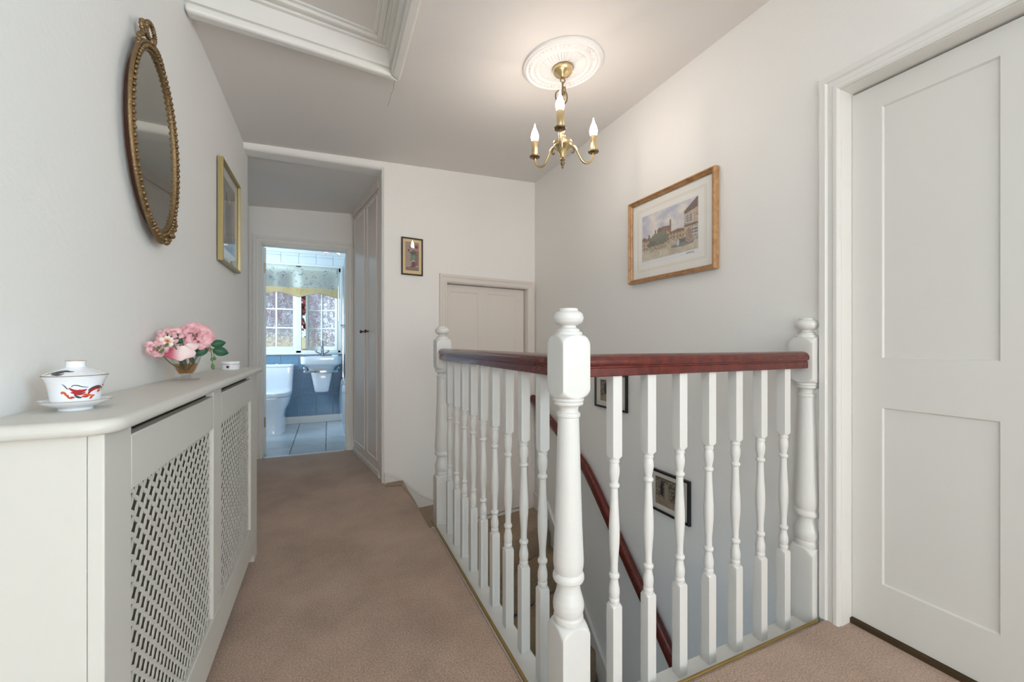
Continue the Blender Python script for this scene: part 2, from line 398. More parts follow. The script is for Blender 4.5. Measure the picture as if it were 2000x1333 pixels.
# ceiling: tilts down towards the left wall; loft hatch opening left as solid (the hatch has its own recess)
HX0, HX1 = XL + .004, .30
def hy(x): return lerp(1.83, 2.007, (x - XL) / (HX1 - XL))    # far edge of the hatch
HYN = -.35                                                       # near edge, above and behind the camera
def cslab(poly):
    mb = MB(); i = 0
    n = len(poly); mb.v = [(x, y, zc(x)) for x, y in poly] + [(x, y, zc(x) + .02) for x, y in poly]
    mb.f = [tuple(range(n))[::-1], tuple(range(n, 2 * n))] + [(k, (k + 1) % n, n + (k + 1) % n, n + k) for k in range(n)]
    return mb
cm = cslab([(HX1, YR - .1), (XR + .1, YR - .1), (XR + .1, 3.3), (HX1, 3.12)])
for poly in ([(XL - .1, YR - .1), (HX1, YR - .1), (HX1, HYN), (XL - .1, HYN)], [(XL - .1, hy(XL - .1)), (HX1, hy(HX1)), (HX1, 3.12), (XL - .1, 3.01)]):
    q = cslab(poly); k = len(cm.v); cm.v += q.v; cm.f += [tuple(i + k for i in f) for f in q.f]
struct('ceiling', cm, M['ceil'], 'pale sloping landing ceiling', 'ceiling')

# loft hatch: deep lining, stepped mouldings and a flush panel
ht = thing('loft_hatch', 'white framed loft hatch with stepped mouldings in the ceiling above the mirror', 'hatch', (0, 0, 0))
def hquad(mgn):     # hatch outline shrunk by mgn towards the middle (left side stays on the wall)
    return [(HX0, HYN + mgn), (HX1 - mgn, HYN + mgn), (HX1 - mgn, hy(HX1) - mgn * 1.03), (HX0, hy(HX0) - mgn * 1.03)]
def hring(m0, m1, z0, z1, mb):   # band between two outlines: near, right and far sides
    a, b = hquad(m0), hquad(m1)
    for (p, q) in ((0, 1), (1, 2), (2, 3)):
        i = len(mb.v)
        for z in (z0, z1):
            for pt in (a[p], a[q], b[q], b[p]): mb.v.append((pt[0], pt[1], zc(pt[0]) + z))
        for f in ((0, 3, 2, 1), (4, 5, 6, 7), (0, 1, 5, 4), (1, 2, 6, 5), (2, 3, 7, 6), (3, 0, 4, 7)): mb.f.append(tuple(i + k for k in f))
    return mb
obj('edge_moulding', hring(-.012, .036, -.035, .0, MB()), M['trim'], ht, bevel=.012, seg=4)
obj('lining', hring(.030, .046, -.004, .13, MB()), M['trim'], ht)
mm = MB()
for a, b, z in ((.044, .066, .072), (.064, .084, .080), (.082, .104, .076), (.102, .122, .088)): hring(a, b, z, z + .03, mm)
obj('stepped_moulding', mm, M['trim'], ht, bevel=.004)
q = hquad(.118); mb = MB(); mb.v = [(x, y, zc(x) + z) for z in (.094, .116) for x, y in q]; mb.f = [(0, 1, 2, 3), (4, 5, 6, 7), (0, 1, 5, 4), (1, 2, 6, 5), (2, 3, 7, 6), (3, 0, 4, 7)]
obj('hatch_panel', mb, M['ceil'], ht)
ck = MB(); cp_ = [(.296, 2.035), (.294, 2.09), (.299, 2.13), (.293, 2.19), (.295, 2.24), (.290, 2.30)]
for (xa, ya), (xb, yb) in zip(cp_, cp_[1:]):
    k = len(ck.v); ck.v += [(xa - .0007, ya, zc(xa) - .0006), (xa + .0007, ya, zc(xa) - .0006), (xb + .0007, yb, zc(xb) - .0006), (xb - .0007, yb, zc(xb) - .0006)]; ck.f.append((k, k + 1, k + 2, k + 3))
obj('plaster_crack', ck, mat('crack_grey', rgb(150, 144, 138), .9), bpy.data.objects['ceiling'])

# downstand beam over the passage
bm_ = MB()
secs = []
for s_, (fx, fy, bx, by, z0, zt) in ((0, (XL - .02, 2.918, -.459, 3.035, 2.178, zc(XL) + .06)), (1, (.362, 3.03, .352, 3.172, 2.236, zc(.36) + .06))):
    ring = [(fx, fy, zt), (fx, fy, z0 + .035)]
    for k in range(1, 6):
        a = k / 5 * PI / 2; ring.append((lerp(fx, bx, .22 * (1 - math.cos(a))), lerp(fy, by, .22 * (1 - math.cos(a))), z0 + .035 - .035 * math.sin(a)))
    ring += [(bx, by, z0), (bx, by, zt)]
    secs.append(ring)
bm_.rings(secs)
struct('trim_1', bm_, M['wall'], 'white plastered beam over the passage opening', 'beam', smooth=40)
# right jamb of the passage opening (end of the back wall)
jb = MB().prism([(.36, 3.03), (.372, 3.16), (.352, 3.175), (.344, 3.03 + .01)], -.0, 2.25)
struct('trim_2', jb, M['trim'], 'white jamb board at the right of the passage opening', 'trim')

# passage beyond
w = MB().box(-.74, 3.0, -.2, -.62, 4.25, 2.6); w.box(-.62, 3.0, -.2, XL - .0, 3.06, 2.6)
struct('wall_passage_left', w, M['wall'], 'white left wall of the passage', 'wall')
w = MB(); PX0, PX1, PZ = -.527, .149, 1.862
w.box(-1.2, 4.11, -.2, PX0, 4.2, 2.6); w.box(PX1, 4.11, -.2, 1.1, 4.2, 2.6); w.box(PX0, 4.11, PZ, PX1, 4.2, 2.6)
struct('wall_passage_end', w, M['wall'], 'white wall around the bathroom doorway', 'wall')
pc = MB(); pcp = [(-.7, 3.02, 2.172), (.36, 3.15, 2.238), (.6, 3.18, 2.25), (.6, 4.15, 2.222), (-.7, 4.15, 2.168)]
pc.v = pcp + [(x, y, z + .05) for x, y, z in pcp]; pc.f = [(4, 3, 2, 1, 0), (5, 6, 7, 8, 9)] + [(k, (k + 1) % 5, 5 + (k + 1) % 5, 5 + k) for k in range(5)]
struct('ceiling_passage', pc, M['ceil'], 'lower grey ceiling of the passage', 'ceiling')
w = MB()
def arch_local(mb, x0, x1, z0, z1, wd=.055):
    """architrave in local wall coordinates: two uprights and a head with stepped profile"""
    prof = [(0, 0), (0, .012), (.006, .016), (.016, .016), (.02, .011), (.034, .012), (.040, .018), (wd, .018), (wd, 0)]
    prof = [(p[0] * wd / .055, p[1]) for p in prof]
    pts = [(x0, z0), (x0, z1), (x1, z1), (x1, z0)]
    rr = []
    for i, (x, z) in enumerate(pts):
        dx = -1 if i < 2 else 1; dz = 0 if i in (0, 3) else 1
        rr.append([(x + dx * p[0], z + dz * p[0], p[1]) for p in prof])
    # profile measured outwards from the opening edge
    mb.rings(rr)
    return mb
BATH = frame_m((0, 4.11, 0), (1, 0, 0), (0, 0, 1), (0, -1, 0))
struct('trim_3', arch_local(MB(), PX0, PX1, 0, PZ, .06).xf(BATH), M['trim'], 'cream architrave around the bathroom doorway', 'architrave')
w = MB().box(PX0 - .001, 4.10, 0, PX0 + .006, 4.205, PZ); w.box(PX1 - .006, 4.10, 0, PX1 + .001, 4.205, PZ); w.box(PX0, 4.10, PZ - .012, PX1, 4.205, PZ + .001)
struct('trim_4', w, M['trim'], 'cream door lining of the bathroom doorway', 'door lining')
# bathroom door, opened inwards against the left side
d3 = thing('door_3', 'cream bathroom door standing open, seen edge-on', 'door', (-.5075, 4.213, 0), R(9), kind='structure')
obj('leaf_slab', MB().box(-.036, 0, .012, 0, .64, PZ - .016), M['trim'], d3, bevel=.003)
for z in (.25, 1.62):
    h = obj('hinge', MB().box(-.014, -.004, z, -.004, .002, z + .09), M['dbrass'], d3)
obj('threshold_strip', MB().box(PX0 + .012, 4.09, .0, PX1 - .012, 4.13, .006), M['alu'], label='pale metal carpet strip across the bathroom threshold', cat='threshold')

# stairwell: lower walls
w = MB().box(.53, 1.01, -2.7, .655, 2.37, -.18); w.box(.40, 2.37, -2.7, .50, 3.05, -.18)
struct('wall_stair_left', w, M['wall'], 'white wall under the left edge of the landing', 'wall')
struct('wall_stair_front', MB().box(.53, .2, -2.7, 1.65, .3, -.18), M['wall'], 'white wall below the near landing', 'wall')
struct('floor_lower', MB().box(.5, .3, -2.7, 1.65, 3.1, -2.6), M['carpet'], 'lower hall floor below the stairs', 'floor')

# ------------------------------------------------------------------ staircase
st = thing('staircase', 'brown carpeted winder stairs going down behind the balustrade', 'stairs', (1.1, 2.9, -.43), kind='structure')
def step(poly, ztop, th=.21):
    mb = MB().prism([(x - 1.1, y - 2.9) for x, y in poly], ztop - th + .43, ztop + .43)
    return obj('step', mb, M['scarpet'], st, bevel=.015, seg=3)
def bwy(x): return BW0.y + (x - BW0.x) * (BW1.y - BW0.y) / (BW1.x - BW0.x)
step([(.492, 3.04), (.510, 2.40), (.655, 2.40), (.80, bwy(.80) - .005), (.604, bwy(.604) - .005)], -.22, .22)
step([(.655, 2.40), (.66, 2.40), (1.648, 2.92), (1.648, bwy(1.648) - .005), (.80, bwy(.80) - .005)], -.437, .22)
step([(.657, 2.38), (1.648, 2.70), (1.648, 2.92), (.66, 2.40)], -.65, .21)
for k in range(9):
    y1 = 2.705 - .215 * (k + 0); y0 = 2.38 if k == 0 else None
    if k == 0: step([(.657, 2.36), (.657, 2.27), (1.648, 2.485), (1.648, 2.705)], -.855, .21)
    elif k == 1: step([(.657, 2.27), (.657, 2.16), (1.648, 2.27), (1.648, 2.485)], -1.06, .21)
    else:
        ya = 2.27 - .215 * (k - 2); step([(.657, min(ya, 2.16) if k == 2 else ya), (.657, ya - .215), (1.648, ya - .215), (1.648, ya)], -1.06 - .205 * (k - 1), .21)
# brown stair carpet lapping over the corner of the landing
obj('carpet_lap', MB().prism([(-.742, .05), (-.635, .03), (-.605, -.34), (-.612, .143), (-.72, .129)], .4305, .4345), M['scarpet'], st)
# stair string (skirting) on the right wall, following the pitch
sk = MB().prism([(3.19, -.43), (3.19, -.30), (2.95, -.30), (2.49, -.765), (2.2, -1.055), (1.0, -2.25), (1.0, -2.45), (2.49, -.98), (2.92, -.50)], XR - .022, XR - .001, 'YZ')
struct('baseboard_stair', sk, M['trim'], 'white sloping stair skirting on the right wall', 'skirting', bevel=.004)
sk2 = MB().prism([(3.19, -.315), (2.945, -.315), (2.49, -.775), (1.0, -2.26), (1.0, -2.245), (2.49, -.76), (2.955, -.300), (3.19, -.300)], XR - .028, XR - .02, 'YZ')
obj('moulding', sk2, M['trim'], bpy.data.objects['baseboard_stair'], bevel=.002)
# curved skirting on the back wall, dropping from the landing to the door
tp = [(0, .075), (.05, .062), (.127, .012), (.184, -.045), (.262, -.115), (.354, -.175), (.411, -.205)]
bt = [(.411, -.46), (.246, -.46), (.2, -.2), (.124, -.03), (0, -.03)]
tpf = [(p.x, p.y) for p in spline([(a, b, 0) for a, b in tp], 6)]
struct('baseboard_back', MB().prism(tpf + bt, .0, .014).xf(BACK), M['trim'], 'white curved skirting dropping beside the landing step', 'skirting')
mb = MB().rings([[(x, z - .020, .014), (x, z - .017, .019), (x, z - .004, .019), (x, z, .014), (x, z, .001)] for x, z in tpf]).xf(BACK)
obj('moulding', mb, M['trim'], bpy.data.objects['baseboard_back'], smooth=30)

# ------------------------------------------------------------------ doors
def panel_door(root, w, h, panels, th, m, reveal=.007):
    """local: x across, y up, z towards the viewer; panels are recessed rectangles (x0,y0,x1,y1)"""
    xs = sorted(set([0, w] + [v for p in panels for v in (p[0], p[2])])); ys = sorted(set([0, h] + [v for p in panels for v in (p[1], p[3])]))
    mb = MB()
    def inp(x, y): return any(p[0] < x < p[2] and p[1] < y < p[3] for p in panels)
    for i in range(len(xs) - 1):
        for j in range(len(ys) - 1):
            if not inp((xs[i] + xs[i + 1]) / 2, (ys[j] + ys[j + 1]) / 2): mb.box(xs[i], ys[j], -th, xs[i + 1], ys[j + 1], 0)
    obj('door_frame', mb, m, root)
    for p in panels:
        q = MB().box(p[0], p[1], -th + .006, p[2], p[3], -reveal)
        obj('panel', q, m, root)
        e = .004; b_ = MB()     # small quadrant bead round the panel
        b_.rings([[(p[0] + a, p[1] + a, z), (p[2] - a, p[1] + a, z), (p[2] - a, p[3] - a, z), (p[0] + a, p[3] - a, z)] for a, z in ((0, -reveal), (0, -.0015), (.004, -reveal + .0002))], True, False, False)
        obj('bead', b_, m, root)
# right-hand door
RD = frame_m((1.712, DY1 - .003, .02), (0, -1, 0), (0, 0, 1), (-1, 0, 0))
d1 = thing('door_1', 'white four panel door at the right edge of the landing', 'door', mtx=RD, kind='structure')
pw = DY1 - DY0 - .006
panel_door(d1, pw, DZ - .03, [(.087, .16, .355, .76), (.087, .928, .355, 1.783), (pw - .355, .16, pw - .087, .76), (pw - .355, .928, pw - .087, 1.783)], .04, M['doorp'])
obj('knob', MB().lathe([(.012, 0), (.012, .03), (.026, .04), (.028, .055), (.02, .066), (.0, .068)], 20).xf(Matrix.Translation((pw - .06, .84, 0))), M['brass'], d1, smooth=40)
obj('bottom_strip', MB().box(1.70, DY0, .0, 1.752, DY1, .018), M['gapshade'], label='dark brown strip standing for the shaded gap under the right white door', cat='threshold')  # dark box painted as the shade in the gap below the door
w = MB().box(XR - .001, DY1 - .002, 0, 1.79, DY1 + .001, DZ).box(XR - .001, DY0, DZ - .002, 1.79, DY1, DZ + .001).box(XR - .001, DY0 - .001, 0, 1.79, DY0 + .002, DZ)
struct('trim_5', w, M['trim'], 'white door lining of the right door', 'door lining')
AR = frame_m((XR, 0, 0), (0, -1, 0), (0, 0, 1), (-1, 0, 0))
struct('trim_6', arch_local(MB(), -DY1, -DY0, 0, DZ, .058).xf(AR), M['trim'], 'white moulded architrave around the right door', 'architrave')
struct('wall_behind_door', MB().box(1.80, DY0 - .1, -.05, 1.83, DY1 + .1, 2.0), M['gap'], 'dark backing behind the right door', 'wall')
# back door, two steps down
BD = BACK @ Matrix.Translation((BDX0 + .006, BDZ0 + .012, -.045))
d2 = thing('door_2', 'pinkish white four panel door at the foot of the winder steps', 'door', mtx=BD, kind='structure')
bw_, bh_ = BDX1 - BDX0 - .016, BDZ1 - BDZ0 - .02
panel_door(d2, bw_, bh_, [(.04, .17, .285, .66), (.04, .86, .285, bh_ - .055), (.375, .17, .65, .66), (.375, .86, .65, bh_ - .055)], .035, M['doorpink'], .005)
k = obj('knob', MB().lathe([(.01, 0), (.01, .025), (.023, .034), (.025, .046), (.018, .056), (0, .058)], 18).xf(Matrix.Translation((bw_ - .045, .86, 0))), M['brass'], d2, smooth=40)
obj('lock_plate', MB().box(bw_ - .062, .78, 0, bw_ - .03, .94, .003), M['dbrass'], d2)
w = MB().box(BDX0 - .001, BDZ0, -.12, BDX0 + .004, BDZ1, .0).box(BDX1 - .004, BDZ0, -.12, BDX1 + .001, BDZ1, 0).box(BDX0, BDZ1 - .004, -.12, BDX1, BDZ1 + .001, 0).xf(BACK)
struct('trim_7', w, M['doorpink'], 'pinkish white lining of the far door', 'door lining')
struct('trim_8', arch_local(MB(), BDX0, BDX1, BDZ0, BDZ1, .058).xf(BACK), M['doorpink'], 'pinkish white moulded architrave around the far door', 'architrave')
struct('wall_beyond_door', MB().box(BDX0 - .1, BDZ0 - .05, -.20, BDX1 + .1, BDZ1 + .1, -.17).xf(BACK), M['gap'], 'dark backing behind the far door', 'wall')

# ------------------------------------------------------------------ balustrade
def turned(sq, prof, zlist, n=64, corner=1.36):
    rr = []
    for z in zlist:
        rad = interp(prof, z); ring = []
        for k in range(n):
            a = 2 * PI * (k + .5) / n; c, s = math.cos(a), math.sin(a)
            q = min(sq / max(abs(c), abs(s)), sq * corner); r = min(q, rad); ring.append((r * c, r * s, z))
        rr.append(ring)
    return MB().rings(rr)
def zl(prof, extra=4):
    out = []
    for (a, _), (b, _) in zip(prof, prof[1:]):
        m_ = extra if b - a > .006 else 2
        out += [lerp(a, b, k / m_) for k in range(m_)]
    out.append(prof[-1][0]); return out
def smoothprof(p):   # rounds bulges between listed points
    return p
NH = .0435
NEWEL = [(0, .07), (.205, .07), (.222, .0575), (.233, .050), (.240, .043), (.241, .0385), (.246, .0405), (.256, .0405), (.261, .038), (.264, .0385), (.272, .041), (.285, .0425),
         (.298, .041), (.312, .037), (.326, .033), (.338, .0312), (.348, .0310), (.352, .040), (.358, .0428), (.366, .0428), (.373, .040), (.376, .0375), (.380, .0385), (.39, .0405), (.402, .0418),
         (.42, .0413), (.5, .0375), (.6, .0345), (.7, .0318), (.788, .0292), (.797, .0290), (.799, .0318), (.804, .0325), (.809, .0318), (.811, .0285), (.816, .0265), (.824, .0275), (.829, .031), (.831, .0385), (.834, .0405), (.838, .0405), (.840, .039),
         (.841, .0405), (.845, .0425), (.849, .0415), (.851, .040), (.8515, .0435), (.857, .0505), (.868, .058), (.885, .0630), (.987, .0630), (1.003, .058), (1.014, .0515), (1.020, .0440), (1.0215, .0375),
         (1.027, .0375), (1.030, .0355), (1.031, .0305), (1.036, .0305), (1.039, .026), (1.041, .0215), (1.046, .0205), (1.049, .026), (1.053, .0345), (1.058, .0388), (1.066, .0413), (1.073, .0408), (1.080, .0378), (1.085, .032), (1.086, .0262), (1.092, .0262), (1.094, .024)]
BH = .016
BAL = [(-.0385, .03), (.232, .03), (.243, .0195), (.2465, .0165), (.247, .0128), (.250, .0128), (.252, .0145), (.257, .0150), (.262, .0145), (.264, .0132), (.270, .0146), (.280, .0155), (.291, .0150), (.303, .0125), (.314, .0108),
       (.3185, .0106), (.320, .0132), (.324, .0150), (.329, .0150), (.333, .0132), (.3345, .0104), (.36, .0104), (.39, .0125), (.42, .0148), (.445, .0154), (.47, .0150), (.51, .0128), (.55, .0110), (.5785, .0104), (.58, .0130), (.584, .0150), (.588, .0150), (.592, .0130), (.5935, .0106),
       (.60, .0112), (.612, .0138), (.624, .0154), (.636, .0153), (.646, .0138), (.651, .0122), (.652, .0148), (.656, .0152), (.660, .0146), (.661, .0130), (.664, .0130), (.6645, .0165), (.668, .0195), (.680, .03), (.92, .03)]
def newel_mesh(z0=0):
    p = [(z0, .07)] + NEWEL[1:]
    return turned(NH, p, zl(p), 60, 1.375)
nz_ = obj('newel_post', newel_mesh(-.0345), M['white'], smooth=38, label='large turned white newel post at the near corner of the balustrade', cat='newel post')
nz_.location = (.60, .962, 0)
nf = obj('newel_post', newel_mesh(-.2), M['white'], smooth=38, label='far turned white newel post where the left handrail ends', cat='newel post'); nf.location = (.60, 2.33, 0)
hm = newel_mesh(-.0345); hb = obj('newel_post', hm, M['white'], smooth=38, label='right turned white half newel against the door architrave', cat='newel post')
hb.location = (XR, .957, 0)
bmx = bmesh.new(); bmx.from_mesh(hb.data); r_ = bmesh.ops.bisect_plane(bmx, geom=bmx.verts[:] + bmx.edges[:] + bmx.faces[:], plane_co=(-.0005, 0, 0), plane_no=(1, 0, 0), clear_outer=True)
bmx.to_mesh(hb.data); bmx.free()

RAIL = [(-.0335, .942), (-.0335, .950), (-.030, .958), (-.022, .9645), (-.010, .968), (.010, .968), (.022, .9645), (.030, .958), (.0335, .950), (.0335, .942), (.030, .9365), (.0265, .9345), (.0265, .931), (.0285, .929), (.0285, .909), (.026, .906), (-.026, .906), (-.0285, .909), (-.0285, .929), (-.0265, .931), (-.0265, .9345), (-.030, .9365)]
bal_mesh = turned(BH, BAL, zl(BAL, 4), 36, 1.385)
balL = thing('balustrade', 'left run of white turned balusters under a mahogany handrail', 'banister', (.60, .962, 0))
balR = thing('balustrade', 'right run of white turned balusters under a mahogany handrail', 'banister', (.60, .957, 0))
obj('handrail', MB().rings([[(x, y, z) for x, z in RAIL] for y in (NH - .001, 2.33 - .962 - NH + .001)]), M['mahog'], balL, smooth=35, label='dark red mahogany handrail of the left run')
obj('handrail', MB().rings([[(x, y, z) for y, z in RAIL] for x in (NH - .001, XR - .60 - NH + .001)]), M['mahog'], balR, smooth=35, label='dark red mahogany handrail of the right run')
obj('base_rail', MB().box(-.075, -.072, -.09, .022, 2.33 - .962 - NH - .002, -.035), M['white'], balL, bevel=.003)
obj('base_rail', MB().box(.0225, -.067, -.09, XR - .60 - .001, .030, -.035), M['white'], balR, bevel=.003)
first = None
for i in range(9):
    if first is None: first = obj('baluster', bal_mesh, M['white'], balL, smooth=38); b_ = first
    else: b_ = first.copy(); C.objects.link(b_); b_.parent = balL
    b_.location = (0, 1.111 + .1325 * i - .962, .004)
for i in range(7):
    b_ = first.copy(); C.objects.link(b_); b_.parent = balR; b_.location = (.751 + .1265 * i - .60, 0, .004)
obj('carpet_strip', MB().box(.524, .90, -.002, .5345, 2.285, .0065), M['oakstrip'], bevel=.002, label='brass edging strip along the foot of the left balustrade', cat='edging')
obj('carpet_strip', MB().box(.524, .890, -.002, 1.60, .8985, .0065), M['oakstrip'], bevel=.002, label='brass edging strip along the foot of the right balustrade', cat='edging')
# wall handrail
wh = thing('wall_handrail', 'mahogany stair handrail sloping down the right wall', 'handrail', (1.618, 2.3, 0))
path = spline([(0, y - 2.3, z) for y, z in ((3.175, .520), (2.99, .425), (2.80, .345), (2.59, .245), (2.40, .150), (2.30, .07), (2.19, -.035), (1.93, -.30), (1.62, -.605), (1.30, -.935), (1.05, -1.19))], 6)
rr = []
for i, p in enumerate(path):
    d = (path[min(i + 1, len(path) - 1)] - path[max(i - 1, 0)]).normalized(); n_ = Vector((1, 0, 0)).cross(d).normalized()
    if n_.z < 0: n_ = -n_
    rr.append([p + Vector((.027 * math.copysign(abs(math.cos(a)) ** .7, math.cos(a)), 0, 0)) + n_ * (.034 * math.copysign(abs(math.sin(a)) ** .8, math.sin(a))) for a in [2 * PI * k / 16 for k in range(16)]])
obj('rail', MB().rings(rr), M['mahog'], wh, smooth=50)
for y, z in ((2.99, .425), (1.45, -.785)):
    obj('bracket', MB().tube([(.036, y - 2.3, z - .06), (.0, y - 2.3, z - .055), (0, y - 2.3, z - .02)], .006, 8), M['brass'], wh, smooth=40)

# ------------------------------------------------------------------ radiator cover
CX, CY0, CY1, CZ = -.31, .818, 2.262, .885
rc = thing('radiator_cover', 'long white radiator cover with perforated grilles along the left wall', 'radiator cover', (XL, CY0, 0))
def L(x0, y0, z0, x1, y1, z1): return MB().box(x0 - XL, y0 - CY0, z0, x1 - XL, y1 - CY0, z1)
obj('end_panel', L(XL + .002, CY0, 0, CX - .0202, CY0 + .018, .862), M['cabinet'], rc, bevel=.0006)
obj('end_panel', L(XL + .002, CY1 - .018, 0, CX - .021, CY1, .862), M['cabinet'], rc, bevel=.0015)
S1, S2, S3, S4 = .912, 1.462, 1.560, 2.095
FB, FF = CX - .020, CX
# front: stiles with feet, rails
obj('stile', L(FB, CY0, 0, FF, S1, .862), M['cabinet'], rc, bevel=.002)
obj('stile', L(FB, S4, .10, FF, CY1, .862), M['cabinet'], rc, bevel=.002)
obj('stile', L(FB, S2, .185, FF, S3, .862), M['cabinet'], rc, bevel=.002)
for a, b in ((S1, S2), (S3, S4)): obj('top_rail', L(FB, a + .0008, .747, FF, b - .0008, .842), M['cabinet'], rc, bevel=.0015)
# bottom rail with the rounded arch cut-out and the far foot
pl = [(S1 - CY0, .185), (S1 - CY0, .0)]
for k in range(7): a = k / 6 * PI / 2; pl.append((S1 - CY0 + .02 + .055 - .055 * math.cos(a), .062 * math.sin(a)))
for k in range(7): a = k / 6 * PI / 2; pl.append((CY1 - .075 - CY0 - .055 + .055 * math.sin(a), .062 * math.cos(a)))
pl += [(CY1 - CY0, 0), (CY1 - CY0, .10), (S4 - CY0, .10), (S4 - CY0, .185)]
obj('bottom_rail', MB().prism(pl, FB - XL, FF - XL, 'YZ'), M['cabinet'], rc, bevel=.0015)
# top board with rounded front edge and rounded corner
tp_ = [(XL + .001, CY1 + .012), (XL + .001, CY0 - .022)]
cx_, cy_, rr_ = CX + .022 - .045, CY0 - .022 + .045, .045
for k in range(8): a = -PI / 2 + k / 7 * PI / 2; tp_.append((cx_ + rr_ * math.cos(a), cy_ + rr_ * math.sin(a)))
tp_ += [(CX + .022, CY1 + .012)]
tb = obj('top_board', MB().prism([(x - XL, y - CY0) for x, y in tp_], .862, CZ), M['cabinet'], rc, bevel=.010, seg=4)
# perforated grille: sheet with staggered four-pointed holes
def grille(y0, y1, z0, z1):
    mb = MB(); p = .0395; th_ = 0; ny = int((y1 - y0) / (p / 2)) + 2; nz2 = int((z1 - z0) / (p / 2)) + 2; th = .002
    for i in range(ny):
        for j in range(nz2):
            if (i + j) % 2: continue
            cy, cz = y0 + i * p / 2, z1 - j * p / 2
            if cy > y1 + p / 4 or cz < z0 - p / 4: continue
            b = len(mb.v); out = []; inn = []
            for k in range(8):
                a = k * PI / 4
                if k % 2 == 0: ro, ri = p / 2, .0154
                else: ro, ri = p / 2 / math.sqrt(2), .0090
                a2 = a + (.16 if k % 2 == 0 else .16)
                out.append((cy + ro * math.cos(a), cz + ro * math.sin(a))); inn.append((cy + ri * math.cos(a2), cz + ri * math.sin(a2)))
            for x in (0, -th):
                for q in out + inn: mb.v.append((x, min(max(q[0], y0 - .008), y1 + .008), min(max(q[1], z0 - .008), z1 + .008)))
            for k in range(8):
                k2 = (k + 1) % 8
                mb.f.append((b + k, b + k2, b + 8 + k2, b + 8 + k)); mb.f.append((b + 8 + k, b + 8 + k2, b + 24 + k2, b + 24 + k))
    mb.v = [(x + FF - .009 - XL, y - CY0, z) for x, y, z in mb.v]
    return mb
for a, b in ((S1, S2), (S3, S4)): obj('grille', grille(a, b, .185, .747), M['cabinet'], rc, label='perforated lattice grille of the radiator cover')
# the radiator inside, its dark brown standing in for the shade behind the holes
rad = thing('radiator', 'radiator behind the white cover grilles, darkened to stand for inner shade', 'radiator', (XL + .045, .87, .10))
obj('panel', MB().box(0, 0, 0, .055, 1.34, .70), mat('radiator_shade_brown', rgb(104, 92, 78), .7), rad, bevel=.01)
for k in range(2): obj('wall_bracket', MB().box(-.044, .2 + .9 * k, .4, 0, .24 + .9 * k, .46), M['dbrass'], rad)

